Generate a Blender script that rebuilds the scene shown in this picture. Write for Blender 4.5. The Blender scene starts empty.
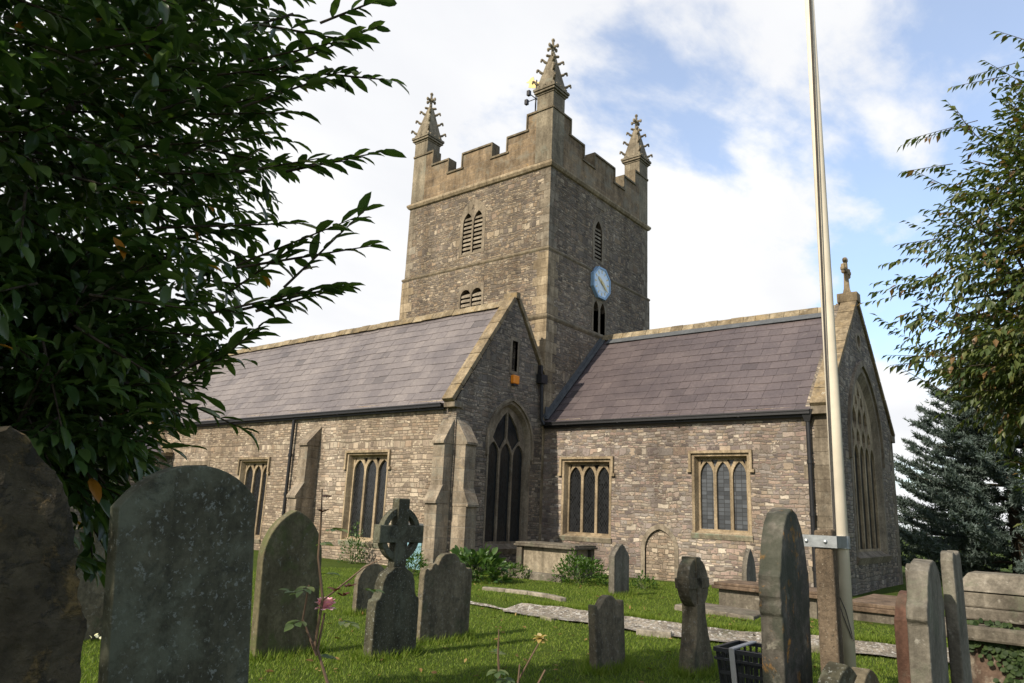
import bpy, bmesh, math, random
import numpy as np
from mathutils import Vector, Matrix
from mathutils.geometry import tessellate_polygon

R = math.radians
scn = bpy.context.scene
col = scn.collection

# ------------------------------------------------------------------ camera
CAM = Vector((0.0, 0.0, 1.75))
cd = bpy.data.cameras.new('camera')
cam = bpy.data.objects.new('camera', cd)
col.objects.link(cam)
r = Vector((0.78411281, 0.61908344, 0.04362107))
u = Vector((0.10890669, -0.20645238, 0.97237685))
f = Vector((-0.61098808, 0.75770252, 0.22930429))
m = Matrix((r, u, -f)).transposed().to_4x4()
m.translation = CAM
cam.matrix_world = m
cd.sensor_width = 36.0
cd.lens = 721.31 / 1024 * 36.0
cd.clip_start = 0.05
cd.clip_end = 2000
scn.camera = cam

# ------------------------------------------------------------------ light
SUN_AZ, SUN_EL = R(188.0), R(37.0)          # compass bearing (from +Y, clockwise), height
sd = Vector((math.sin(SUN_AZ) * math.cos(SUN_EL), math.cos(SUN_AZ) * math.cos(SUN_EL), math.sin(SUN_EL)))
sl = bpy.data.lights.new('sun', 'SUN')
sl.energy = 5.0
sl.angle = R(0.6)
sl.color = (1.0, 0.9, 0.76)
so = bpy.data.objects.new('sun', sl)
so.rotation_euler = sd.to_track_quat('Z', 'Y').to_euler()
so.location = (0, -20, 40)
col.objects.link(so)

world = bpy.data.worlds.new('World')
scn.world = world
world.use_nodes = True
wt = world.node_tree
wt.nodes.clear()


def N(t, typ, **kw):
    n = t.nodes.new(typ)
    for k, v in kw.items():
        if k == 'inp':
            for a, b in v.items():
                n.inputs[a].default_value = b
        else:
            setattr(n, k, v)
    return n


def sky_world():
    t = wt
    L = t.links.new
    out = N(t, 'ShaderNodeOutputWorld')
    bg = N(t, 'ShaderNodeBackground')
    bg.inputs['Strength'].default_value = 0.1
    L(bg.outputs[0], out.inputs[0])
    sky = N(t, 'ShaderNodeTexSky')
    sky.sky_type = 'NISHITA'
    sky.sun_disc = False
    sky.sun_elevation = SUN_EL
    sky.sun_rotation = SUN_AZ
    sky.air_density = 1.0
    sky.dust_density = 1.5
    sky.ozone_density = 1.0
    tc = N(t, 'ShaderNodeTexCoord')
    sep = N(t, 'ShaderNodeSeparateXYZ')
    L(tc.outputs['Generated'], sep.inputs[0])
    zz = N(t, 'ShaderNodeMath', operation='ADD')
    L(sep.outputs['Z'], zz.inputs[0]); zz.inputs[1].default_value = 0.18
    zm = N(t, 'ShaderNodeMath', operation='MAXIMUM')
    L(zz.outputs[0], zm.inputs[0]); zm.inputs[1].default_value = 0.05
    dv = N(t, 'ShaderNodeVectorMath', operation='SCALE')
    inv = N(t, 'ShaderNodeMath', operation='DIVIDE')
    inv.inputs[0].default_value = 1.0
    L(zm.outputs[0], inv.inputs[1])
    L(tc.outputs['Generated'], dv.inputs[0]); L(inv.outputs[0], dv.inputs['Scale'])
    mp = N(t, 'ShaderNodeMapping')
    mp.inputs['Location'].default_value = SKY_OFF
    mp.inputs['Rotation'].default_value = (0, 0, R(25))
    mp.inputs['Scale'].default_value = (1.3, 0.8, 0.0)
    L(dv.outputs[0], mp.inputs[0])
    n1 = N(t, 'ShaderNodeTexNoise', inp={'Scale': 1.15, 'Detail': 9.0, 'Roughness': 0.55, 'Distortion': 0.35})
    L(mp.outputs[0], n1.inputs['Vector'])
    n2 = N(t, 'ShaderNodeTexNoise', inp={'Scale': 4.5, 'Detail': 6.0, 'Roughness': 0.6, 'Distortion': 0.2})
    L(mp.outputs[0], n2.inputs['Vector'])
    # clearer towards the north-east, closed cloud towards the north-west
    dt = N(t, 'ShaderNodeVectorMath', operation='DOT_PRODUCT')
    L(tc.outputs['Generated'], dt.inputs[0]); dt.inputs[1].default_value = (0.52, 0.30, 0.62)
    a1 = N(t, 'ShaderNodeMath', operation='MULTIPLY_ADD')
    L(dt.outputs['Value'], a1.inputs[0]); a1.inputs[1].default_value = -0.42
    L(n1.outputs['Fac'], a1.inputs[2])
    a2 = N(t, 'ShaderNodeMath', operation='MULTIPLY_ADD')
    L(n2.outputs['Fac'], a2.inputs[0]); a2.inputs[1].default_value = 0.36
    L(a1.outputs[0], a2.inputs[2])
    mr = N(t, 'ShaderNodeMapRange', interpolation_type='SMOOTHSTEP')
    L(a2.outputs[0], mr.inputs[0])
    mr.inputs[1].default_value = SKY_LO; mr.inputs[2].default_value = SKY_HI
    mr.inputs[3].default_value = 0.28; mr.inputs[4].default_value = 1.0
    # cloud body: soft grey undersides
    n3 = N(t, 'ShaderNodeTexNoise', inp={'Scale': 1.6, 'Detail': 5.0, 'Roughness': 0.5})
    mp2 = N(t, 'ShaderNodeMapping'); mp2.inputs['Location'].default_value = (7.3, 2.2, 0)
    L(mp.outputs[0], mp2.inputs[0]); L(mp2.outputs[0], n3.inputs['Vector'])
    cr = N(t, 'ShaderNodeValToRGB')
    cr.color_ramp.elements[0].position = 0.35; cr.color_ramp.elements[0].color = (7.3, 7.4, 7.65, 1)
    cr.color_ramp.elements[1].position = 0.62; cr.color_ramp.elements[1].color = (8.3, 8.3, 8.3, 1)
    L(n3.outputs['Fac'], cr.inputs[0])
    sc = N(t, 'ShaderNodeMix', data_type='RGBA', blend_type='MULTIPLY')
    sc.inputs[0].default_value = 1.0
    L(sky.outputs[0], sc.inputs[6]); sc.inputs[7].default_value = (1.75, 2.0, 2.2, 1)
    mx = N(t, 'ShaderNodeMix', data_type='RGBA')
    L(mr.outputs[0], mx.inputs[0]); L(sc.outputs[2], mx.inputs[6]); L(cr.outputs[0], mx.inputs[7])
    L(mx.outputs[2], bg.inputs['Color'])


SKY_OFF, SKY_LO, SKY_HI = (3.1, 1.7, 0.0), 0.40, 0.55
sky_world()
scn.view_settings.view_transform = 'Standard'
scn.view_settings.look = 'None'
scn.view_settings.exposure = 0.35
scn.view_settings.gamma = 1.0
scn.view_settings.use_curve_mapping = False


# ------------------------------------------------------------------ helpers
class MB:
    """collects boxes, plates and tubes; build() links them as one mesh object"""
    def __init__(s):
        s.v, s.f = [], []

    def add(s, vs, fs):
        b = len(s.v)
        s.v += [tuple(x) for x in vs]
        s.f += [tuple(i + b for i in q) for q in fs]
        return s

    def box(s, x0, y0, z0, x1, y1, z1):
        return s.hexa([(x0, y0, z0), (x1, y0, z0), (x1, y1, z0), (x0, y1, z0),
                       (x0, y0, z1), (x1, y0, z1), (x1, y1, z1), (x0, y1, z1)])

    def hexa(s, p):
        return s.add(p, [(0, 3, 2, 1), (4, 5, 6, 7), (0, 1, 5, 4), (1, 2, 6, 5), (2, 3, 7, 6), (3, 0, 4, 7)])

    def obox(s, c, ax, ay, az):
        """box from centre c and half-axis vectors"""
        c, ax, ay, az = Vector(c), Vector(ax), Vector(ay), Vector(az)
        return s.hexa([c - ax - ay - az, c + ax - ay - az, c + ax + ay - az, c - ax + ay - az,
                       c - ax - ay + az, c + ax - ay + az, c + ax + ay + az, c - ax + ay + az])

    def bar(s, a, b, w, h, up=(0, 0, 1)):
        a, b = Vector(a), Vector(b)
        d = (b - a)
        side = d.cross(Vector(up)).normalized()
        top = side.cross(d).normalized()
        return s.obox((a + b) / 2, d / 2, side * w / 2, top * h / 2)

    def plate(s, fr, outer, holes, t, back=True):
        """flat plate with holes. fr(a,b,depth)->xyz ; depth 0 is the front, depth t the back"""
        loops = [outer] + holes
        flat = [p for l in loops for p in l]
        tris = tessellate_polygon([[Vector((p[0], p[1], 0)) for p in l] for l in loops])
        n = len(flat)
        vs = [fr(p[0], p[1], 0) for p in flat] + [fr(p[0], p[1], t) for p in flat]
        fs = []
        for a, b, c in tris:
            A, B, C = flat[a], flat[b], flat[c]
            ar = (B[0] - A[0]) * (C[1] - A[1]) - (B[1] - A[1]) * (C[0] - A[0])
            if abs(ar) < 1e-9:
                continue
            if ar < 0:
                a, c = c, a
            fs.append((a, b, c))
            if back:
                fs.append((c + n, b + n, a + n))
        k = 0
        for li, l in enumerate(loops):
            q = len(l)
            area = sum(l[i][0] * l[(i + 1) % q][1] - l[(i + 1) % q][0] * l[i][1] for i in range(q))
            for i in range(q):
                j = (i + 1) % q
                fc = (k + i, k + i + n, k + j + n, k + j)
                if (area > 0) != (li == 0):
                    fc = fc[::-1]
                fs.append(fc)
            k += q
        return s.add(vs, fs)

    def loft(s, fr, l0, d0, l1, d1):
        n = len(l0)
        vs = [fr(p[0], p[1], d0) for p in l0] + [fr(p[0], p[1], d1) for p in l1]
        return s.add(vs, [(i, (i + 1) % n, (i + 1) % n + n, i + n) for i in range(n)])

    def tube(s, pts, rad, seg=8, caps=True):
        pts = [Vector(p) for p in pts]
        if not hasattr(rad, '__len__'):
            rad = [rad] * len(pts)
        b = len(s.v)
        ref = Vector((0.31, 0.17, 0.93))
        prev = None
        for i, p in enumerate(pts):
            d = (pts[min(i + 1, len(pts) - 1)] - pts[max(i - 1, 0)])
            if d.length < 1e-9:
                d = Vector((0, 0, 1))
            d.normalize()
            if prev is None:
                a = d.cross(ref)
                if a.length < 1e-3:
                    a = d.cross(Vector((1, 0, 0)))
            else:
                a = prev - d * prev.dot(d)
            a.normalize()
            prev = a
            c = d.cross(a)
            for k in range(seg):
                t = 2 * math.pi * k / seg
                s.v.append(tuple(p + (a * math.cos(t) + c * math.sin(t)) * rad[i]))
        for i in range(len(pts) - 1):
            for k in range(seg):
                k2 = (k + 1) % seg
                s.f.append((b + i * seg + k, b + i * seg + k2, b + (i + 1) * seg + k2, b + (i + 1) * seg + k))
        if caps:
            s.f.append(tuple(b + k for k in range(seg))[::-1])
            s.f.append(tuple(b + (len(pts) - 1) * seg + k for k in range(seg)))
        return s

    def blob(s, c, rx, ry, rz, seg=7, rings=5):
        b = len(s.v)
        c = Vector(c)
        s.v.append(tuple(c + Vector((0, 0, rz))))
        for i in range(1, rings):
            th = math.pi * i / rings
            for k in range(seg):
                ph = 2 * math.pi * k / seg
                s.v.append(tuple(c + Vector((rx * math.sin(th) * math.cos(ph), ry * math.sin(th) * math.sin(ph), rz * math.cos(th)))))
        s.v.append(tuple(c - Vector((0, 0, rz))))
        for k in range(seg):
            s.f.append((b, b + 1 + k, b + 1 + (k + 1) % seg))
            for i in range(rings - 2):
                o = b + 1 + i * seg
                s.f.append((o + k, o + seg + k, o + seg + (k + 1) % seg, o + (k + 1) % seg))
            o = b + 1 + (rings - 2) * seg
            s.f.append((o + k, len(s.v) - 1, o + (k + 1) % seg))
        return s

    def build(s, name, mat, parent=None, smooth=False, bevel=0.0, loc=None, fix=False):
        me = bpy.data.meshes.new(name)
        off = Vector((0, 0, 0))
        if parent is not None:
            off = world_loc(parent)
        me.from_pydata([tuple(Vector(p) - off) for p in s.v], [], s.f)
        me.update()
        if fix:
            bm = bmesh.new(); bm.from_mesh(me)
            bmesh.ops.recalc_face_normals(bm, faces=bm.faces)
            bm.to_mesh(me); bm.free()
        return link(me, name, mat, parent, smooth, bevel)


def world_loc(o):
    p = Vector(o.location)
    while o.parent is not None:
        o = o.parent
        p = p + Vector(o.location)
    return p


def link(me, name, mat, parent=None, smooth=False, bevel=0.0):
    o = bpy.data.objects.new(name, me)
    col.objects.link(o)
    me.materials.append(mat)
    if parent is not None:
        o.parent = parent
    if smooth:
        me.polygons.foreach_set('use_smooth', [True] * len(me.polygons))
    if bevel:
        b = o.modifiers.new('bevel', 'BEVEL')
        b.width = bevel; b.segments = 2; b.limit_method = 'ANGLE'; b.angle_limit = R(40)
    return o


def tag(o, label=None, cat=None, group=None, kind=None):
    if label: o['label'] = label
    if cat: o['category'] = cat
    if group: o['group'] = group
    if kind: o['kind'] = kind
    return o


def empty(name, loc, label, cat, group=None, rz=0.0):
    o = bpy.data.objects.new(name, None)
    o.empty_display_size = 0.2
    o.location = loc
    o.rotation_euler = (0, 0, rz)
    col.objects.link(o)
    return tag(o, label, cat, group)


def np_mesh(name, V, F, mat, parent=None, smooth=False, loc=None):
    """V (n,3), F list of arrays with 3 or 4 columns"""
    me = bpy.data.meshes.new(name)
    off = np.array(world_loc(parent)) if parent is not None else np.zeros(3)
    V = np.asarray(V, np.float32) - off.astype(np.float32)
    F = np.asarray(F, np.int32)
    k = F.shape[1]
    me.vertices.add(len(V)); me.vertices.foreach_set('co', V.ravel())
    me.loops.add(F.size); me.loops.foreach_set('vertex_index', F.ravel())
    me.polygons.add(len(F))
    me.polygons.foreach_set('loop_start', np.arange(0, F.size, k, dtype=np.int32))
    me.polygons.foreach_set('loop_total', np.full(len(F), k, dtype=np.int32))
    me.update(calc_edges=True)
    return link(me, name, mat, parent, smooth)


# ------------------------------------------------------------------ materials
def new_mat(name, rough=0.9, spec=0.25):
    mt = bpy.data.materials.new(name)
    mt.use_nodes = True
    t = mt.node_tree
    b = t.nodes['Principled BSDF']
    b.inputs['Roughness'].default_value = rough
    b.inputs['Specular IOR Level'].default_value = spec
    return mt, t, b


def mathn(t, op, a, b=None, c=None, clamp=False):
    n = t.nodes.new('ShaderNodeMath')
    n.operation = op
    n.use_clamp = clamp
    for i, x in enumerate((a, b, c)):
        if x is None:
            continue
        if isinstance(x, (int, float)):
            n.inputs[i].default_value = x
        else:
            t.links.new(x, n.inputs[i])
    return n.outputs[0]


def mixc(t, fac, a, b, mode='MIX'):
    n = t.nodes.new('ShaderNodeMix')
    n.data_type = 'RGBA'
    n.blend_type = mode
    for sock, x in ((n.inputs[0], fac), (n.inputs[6], a), (n.inputs[7], b)):
        if isinstance(x, (int, float)):
            sock.default_value = x
        elif isinstance(x, tuple):
            sock.default_value = x if len(x) == 4 else (*x, 1)
        else:
            t.links.new(x, sock)
    return n.outputs[2]


def noise(t, vec, scale, detail=4.0, rough=0.55, dist=0.0):
    n = t.nodes.new('ShaderNodeTexNoise')
    n.inputs['Scale'].default_value = scale
    n.inputs['Detail'].default_value = detail
    n.inputs['Roughness'].default_value = rough
    n.inputs['Distortion'].default_value = dist
    if vec is not None:
        t.links.new(vec, n.inputs['Vector'])
    return n.outputs['Fac']


def ramp(t, fac, stops, const=False):
    n = t.nodes.new('ShaderNodeValToRGB')
    cr = n.color_ramp
    if const:
        cr.interpolation = 'CONSTANT'
    while len(cr.elements) < len(stops):
        cr.elements.new(0.5)
    for e, (p, c) in zip(cr.elements, stops):
        e.position = p
        e.color = c if len(c) == 4 else (*c, 1)
    t.links.new(fac, n.inputs[0])
    return n.outputs[0]


def maprange(t, x, a, b, c=0.0, d=1.0, smooth=True):
    n = t.nodes.new('ShaderNodeMapRange')
    if smooth:
        n.interpolation_type = 'SMOOTHSTEP'
    t.links.new(x, n.inputs[0])
    for i, q in enumerate((a, b, c, d)):
        n.inputs[i + 1].default_value = q
    return n.outputs[0]


def bump(t, b, h, strength=0.5, dist=0.02):
    n = t.nodes.new('ShaderNodeBump')
    n.inputs['Strength'].default_value = strength
    n.inputs['Distance'].default_value = dist
    t.links.new(h, n.inputs['Height'])
    t.links.new(n.outputs[0], b.inputs['Normal'])


def objco(t):
    return t.nodes.new('ShaderNodeTexCoord').outputs['Object']


def rubble(name, w, h, palette, mortar, joint=0.012, warp=0.05, stain=((0.75, 0.7, 0.62), (1.1, 1.08, 1.05)), stain_s=0.35, bs=0.6, lichen=None):
    """coursed rubble: rows of uneven height, stones of random length, colour per stone"""
    mt, t, b = new_mat(name, 0.92, 0.2)
    L = t.links.new
    co = objco(t)
    sep = t.nodes.new('ShaderNodeSeparateXYZ'); L(co, sep.inputs[0])
    uu = mathn(t, 'ADD', sep.outputs[0], sep.outputs[1])
    vv = sep.outputs[2]
    nz = t.nodes.new('ShaderNodeTexNoise')
    nz.inputs['Scale'].default_value = 1.6; nz.inputs['Detail'].default_value = 3.0
    L(co, nz.inputs['Vector'])
    sc = t.nodes.new('ShaderNodeSeparateColor'); L(nz.outputs['Color'], sc.inputs[0])
    nf = t.nodes.new('ShaderNodeTexNoise')
    nf.inputs['Scale'].default_value = 11.0; nf.inputs['Detail'].default_value = 2.0
    L(co, nf.inputs['Vector'])
    sf = t.nodes.new('ShaderNodeSeparateColor'); L(nf.outputs['Color'], sf.inputs[0])
    def course(w, h, off):
        v1 = mathn(t, 'MULTIPLY_ADD', sc.outputs[0], warp * 2, mathn(t, 'ADD', vv, off))
        v1 = mathn(t, 'MULTIPLY_ADD', sf.outputs[0], warp * 0.4, v1)
        u1 = mathn(t, 'MULTIPLY_ADD', sf.outputs[1], 0.05, uu)
        # uneven course heights: a slow wave along the height
        n1 = t.nodes.new('ShaderNodeTexNoise'); n1.noise_dimensions = '1D'
        n1.inputs['Scale'].default_value = 2.3; n1.inputs['Detail'].default_value = 1.0
        L(vv, n1.inputs['W'])
        v2 = mathn(t, 'MULTIPLY_ADD', n1.outputs['Fac'], 0.35, v1)
        q = mathn(t, 'DIVIDE', v2, h)
        row = mathn(t, 'FLOOR', q)
        fr = mathn(t, 'FRACT', q)
        dv = mathn(t, 'MULTIPLY', mathn(t, 'MINIMUM', fr, mathn(t, 'SUBTRACT', 1.0, fr)), h)
        wv = t.nodes.new('ShaderNodeTexWhiteNoise'); wv.noise_dimensions = '1D'
        L(row, wv.inputs['W'])
        wid = maprange(t, wv.outputs['Value'], 0, 1, 0.65, 1.5, False)
        uw = mathn(t, 'DIVIDE', u1, mathn(t, 'MULTIPLY', wid, w))
        W = mathn(t, 'MULTIPLY_ADD', row, 37.713, uw)
        ve = t.nodes.new('ShaderNodeTexVoronoi'); ve.voronoi_dimensions = '1D'; ve.feature = 'DISTANCE_TO_EDGE'
        ve.inputs['Scale'].default_value = 1.0
        L(W, ve.inputs['W'])
        vc = t.nodes.new('ShaderNodeTexVoronoi'); vc.voronoi_dimensions = '1D'; vc.feature = 'F1'
        vc.inputs['Scale'].default_value = 1.0
        L(W, vc.inputs['W'])
        du = mathn(t, 'MULTIPLY', ve.outputs['Distance'], w)
        d = mathn(t, 'MINIMUM', du, dv)
        d = mathn(t, 'MULTIPLY_ADD', mathn(t, 'SUBTRACT', sf.outputs[2], 0.5), 0.022, d)
        return maprange(t, d, joint * 0.3, joint * 1.4), vc.outputs['Color']
    mA, cA = course(w, h, 0.0)
    mB, cB = course(w * 1.4, h * 1.45, 3.3)
    sel = mathn(t, 'GREATER_THAN', noise(t, co, 1.1, 4.0, 0.75), 0.53)
    mask = mathn(t, 'ADD', mathn(t, 'MULTIPLY', mA, mathn(t, 'SUBTRACT', 1.0, sel)), mathn(t, 'MULTIPLY', mB, sel))
    cs = t.nodes.new('ShaderNodeSeparateColor'); L(mixc(t, sel, cA, cB), cs.inputs[0])
    n = len(palette)
    base = ramp(t, cs.outputs[0], [(i / n, c) for i, c in enumerate(palette)], True)
    bright = maprange(t, cs.outputs[1], 0, 1, 0.70, 1.27, False)
    comb = t.nodes.new('ShaderNodeCombineColor')
    for i in range(3):
        L(bright, comb.inputs[i])
    base = mixc(t, 1.0, base, comb.outputs[0], 'MULTIPLY')
    fine = ramp(t, noise(t, co, 28.0, 5.0, 0.65), [(0.3, (0.72, 0.72, 0.72)), (0.7, (1.22, 1.2, 1.18))])
    base = mixc(t, 0.85, base, fine, 'MULTIPLY')
    mc = mixc(t, noise(t, co, 9.0, 3.0), tuple(0.62 * x for x in mortar), mortar)
    c = mixc(t, mask, mc, base)
    st = ramp(t, noise(t, co, stain_s, 6.0, 0.6, 0.4), [(0.32, stain[0]), (0.66, stain[1])])
    c = mixc(t, 1.0, c, st, 'MULTIPLY')
    mpv = t.nodes.new('ShaderNodeMapping'); mpv.inputs['Scale'].default_value = (1.6, 1.6, 0.16)
    L(co, mpv.inputs[0])
    c = mixc(t, 1.0, c, ramp(t, noise(t, mpv.outputs[0], 1.0, 5.0, 0.6), [(0.36, (0.80, 0.78, 0.75)), (0.60, (1.08, 1.07, 1.05))]), 'MULTIPLY')
    pw_ = maprange(t, noise(t, co, 2.4, 5.0, 0.7), 0.66, 0.70)
    c = mixc(t, mathn(t, 'MULTIPLY', pw_, 0.28), c, (0.42, 0.39, 0.34))
    if lichen:
        lm = maprange(t, noise(t, co, 3.5, 6.0, 0.7), 0.60, 0.72)
        c = mixc(t, mathn(t, 'MULTIPLY', lm, 0.6), c, lichen)
    L(c, b.inputs['Base Color'])
    hh = mathn(t, 'MULTIPLY_ADD', noise(t, co, 20.0, 4.0, 0.6), 0.5, mask)
    hh = mathn(t, 'MULTIPLY_ADD', cs.outputs[2], 0.5, hh)
    bump(t, b, hh, bs, 0.03)
    return mt


def stone(name, base, var=0.25, lichens=(), island=0.25, scale=6.0, bs=0.4, joint=None, rough=0.9):
    """dressed or weathered stone with optional block tint per piece, lichen patches and joints (w,h,t,colour)"""
    mt, t, b = new_mat(name, rough, 0.2)
    L = t.links.new
    co = objco(t)
    c = ramp(t, noise(t, co, scale, 8.0, 0.65, 0.2), [(0.28, tuple(x * (1 - var) for x in base)), (0.72, tuple(x * (1 + var) for x in base))])
    c = mixc(t, 1.0, c, ramp(t, noise(t, co, scale * 0.18, 4.0, 0.6, 0.6), [(0.3, (0.62, 0.6, 0.58)), (0.7, (1.22, 1.2, 1.16))]), 'MULTIPLY')
    mpv = t.nodes.new('ShaderNodeMapping'); mpv.inputs['Scale'].default_value = (5.0, 5.0, 0.55)
    L(co, mpv.inputs[0])
    c = mixc(t, 1.0, c, ramp(t, noise(t, mpv.outputs[0], 1.0, 6.0, 0.65, 0.3), [(0.34, (0.60, 0.59, 0.57)), (0.60, (1.10, 1.09, 1.07))]), 'MULTIPLY')
    c = mixc(t, 1.0, c, ramp(t, noise(t, co, scale * 3.2, 5.0, 0.7), [(0.36, (0.72, 0.71, 0.69)), (0.66, (1.15, 1.14, 1.12))]), 'MULTIPLY')
    h = noise(t, co, scale * 5, 6.0, 0.7)
    if island:
        g = t.nodes.new('ShaderNodeNewGeometry')
        k = maprange(t, g.outputs['Random Per Island'], 0, 1, 1 - island, 1 + island, False)
        comb = t.nodes.new('ShaderNodeCombineColor')
        L(k, comb.inputs[0]); L(mathn(t, 'POWER', k, 1.08), comb.inputs[1]); L(mathn(t, 'POWER', k, 1.2), comb.inputs[2])
        c = mixc(t, 1.0, c, comb.outputs[0], 'MULTIPLY')
    if joint:
        w, hgt, jt, jc = joint
        sep = t.nodes.new('ShaderNodeSeparateXYZ'); L(co, sep.inputs[0])
        uu = mathn(t, 'ADD', sep.outputs[0], sep.outputs[1])
        q = mathn(t, 'DIVIDE', sep.outputs[2], hgt)
        row = mathn(t, 'FLOOR', q); fr = mathn(t, 'FRACT', q)
        dv = mathn(t, 'MULTIPLY', mathn(t, 'MINIMUM', fr, mathn(t, 'SUBTRACT', 1.0, fr)), hgt)
        W = mathn(t, 'MULTIPLY_ADD', row, 31.37, mathn(t, 'DIVIDE', uu, w))
        ve = t.nodes.new('ShaderNodeTexVoronoi'); ve.voronoi_dimensions = '1D'; ve.feature = 'DISTANCE_TO_EDGE'
        ve.inputs['Scale'].default_value = 1.0; ve.inputs['Randomness'].default_value = 0.45
        L(W, ve.inputs['W'])
        vc = t.nodes.new('ShaderNodeTexVoronoi'); vc.voronoi_dimensions = '1D'
        vc.inputs['Scale'].default_value = 1.0; vc.inputs['Randomness'].default_value = 0.45
        L(W, vc.inputs['W'])
        cs = t.nodes.new('ShaderNodeSeparateColor'); L(vc.outputs['Color'], cs.inputs[0])
        k = maprange(t, cs.outputs[0], 0, 1, 0.8, 1.2, False)
        comb = t.nodes.new('ShaderNodeCombineColor')
        for i in range(3):
            L(k, comb.inputs[i])
        c = mixc(t, 1.0, c, comb.outputs[0], 'MULTIPLY')
        d = mathn(t, 'MINIMUM', mathn(t, 'MULTIPLY', ve.outputs['Distance'], w), dv)
        mk = maprange(t, d, jt * 0.3, jt)
        c = mixc(t, mk, jc, c)
        h = mathn(t, 'MULTIPLY_ADD', mk, 1.2, h)
    for i, (lc, ls, lo, hi, amt) in enumerate(lichens):
        mp = t.nodes.new('ShaderNodeMapping'); mp.inputs['Location'].default_value = (i * 5.3 + 1.1, i * 2.7, i * 9.1)
        L(co, mp.inputs[0])
        lm = maprange(t, noise(t, mp.outputs[0], ls, 7.0, 0.68, 0.3), lo, hi)
        c = mixc(t, mathn(t, 'MULTIPLY', lm, amt), c, lc)
        h = mathn(t, 'MULTIPLY_ADD', lm, 0.3, h)
    L(c, b.inputs['Base Color'])
    bump(t, b, h, bs, 0.015)
    return mt


def slate(name, c0, c1, lich):
    mt, t, b = new_mat(name, 0.55, 0.45)
    L = t.links.new
    co = objco(t)
    g = t.nodes.new('ShaderNodeNewGeometry')
    c = ramp(t, g.outputs['Random Per Island'], [(0.0, c0), (0.35, tuple((a * 0.55 + d * 0.45) for a, d in zip(c0, c1))), (0.8, c1), (0.97, tuple(x * 0.9 for x in c0)), (1.0, tuple(x * 0.7 for x in c0))])
    c = mixc(t, 0.8, c, ramp(t, noise(t, co, 14.0, 5.0, 0.65), [(0.3, (0.75, 0.75, 0.75)), (0.7, (1.2, 1.2, 1.2))]), 'MULTIPLY')
    st = ramp(t, noise(t, co, 0.55, 5.0, 0.6, 0.5), [(0.32, (0.72, 0.7, 0.72)), (0.68, (1.2, 1.17, 1.12))])
    c = mixc(t, 1.0, c, st, 'MULTIPLY')
    lm = maprange(t, noise(t, co, 5.5, 6.0, 0.7), 0.60, 0.70)
    c = mixc(t, mathn(t, 'MULTIPLY', lm, 0.5), c, lich)
    ms = maprange(t, noise(t, co, 8.0, 6.0, 0.75), 0.64, 0.70)
    c = mixc(t, mathn(t, 'MULTIPLY', ms, 0.7), c, (0.055, 0.06, 0.03))
    L(c, b.inputs['Base Color'])
    bump(t, b, noise(t, co, 22.0, 5.0, 0.6), 0.35, 0.01)
    return mt


def plain(name, c, rough=0.6, spec=0.3, var=0.15, scale=12.0, metallic=0.0, bs=0.15):
    mt, t, b = new_mat(name, rough, spec)
    co = objco(t)
    cc = ramp(t, noise(t, co, scale, 6.0, 0.6), [(0.3, tuple(x * (1 - var) for x in c)), (0.7, tuple(min(1, x * (1 + var)) for x in c))])
    t.links.new(cc, b.inputs['Base Color'])
    b.inputs['Metallic'].default_value = metallic
    if bs:
        bump(t, b, noise(t, co, scale * 3, 4.0), bs, 0.01)
    return mt


def glass(name, c, lead, pane, rough=0.12, diamond=False, spec=0.5):
    mt, t, b = new_mat(name, rough, spec)
    L = t.links.new
    co = objco(t)
    sep = t.nodes.new('ShaderNodeSeparateXYZ'); L(co, sep.inputs[0])
    uu = mathn(t, 'ADD', sep.outputs[0], sep.outputs[1]); vv = sep.outputs[2]
    if diamond:
        a = mathn(t, 'ADD', mathn(t, 'MULTIPLY', uu, 1.5), vv)
        bb = mathn(t, 'SUBTRACT', mathn(t, 'MULTIPLY', uu, 1.5), vv)
        ds = []
        cells = []
        for x in (a, bb):
            q = mathn(t, 'DIVIDE', x, pane[0])
            fr = mathn(t, 'FRACT', q)
            cells.append(mathn(t, 'FLOOR', q))
            ds.append(mathn(t, 'MULTIPLY', mathn(t, 'MINIMUM', fr, mathn(t, 'SUBTRACT', 1.0, fr)), pane[0]))
    else:
        ds, cells = [], []
        for x, p in ((uu, pane[0]), (vv, pane[1])):
            q = mathn(t, 'DIVIDE', x, p)
            fr = mathn(t, 'FRACT', q)
            cells.append(mathn(t, 'FLOOR', q))
            ds.append(mathn(t, 'MULTIPLY', mathn(t, 'MINIMUM', fr, mathn(t, 'SUBTRACT', 1.0, fr)), p))
    d = mathn(t, 'MINIMUM', ds[0], ds[1])
    mk = maprange(t, d, 0.004, 0.011)
    wn = t.nodes.new('ShaderNodeTexWhiteNoise'); wn.noise_dimensions = '2D'
    cv = t.nodes.new('ShaderNodeCombineXYZ'); L(cells[0], cv.inputs[0]); L(cells[1], cv.inputs[1])
    L(cv.outputs[0], wn.inputs['Vector'])
    k = maprange(t, wn.outputs['Value'], 0, 1, 0.6, 1.5, False)
    comb = t.nodes.new('ShaderNodeCombineColor')
    for i in range(3):
        L(k, comb.inputs[i])
    c1 = mixc(t, 1.0, c, comb.outputs[0], 'MULTIPLY')
    c2 = mixc(t, mk, lead, c1)
    L(c2, b.inputs['Base Color'])
    h = mathn(t, 'MULTIPLY_ADD', wn.outputs['Value'], 0.6, mathn(t, 'MULTIPLY', noise(t, co, 9.0, 2.0), 0.5))
    bump(t, b, h, 0.22, 0.02)
    return mt


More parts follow.
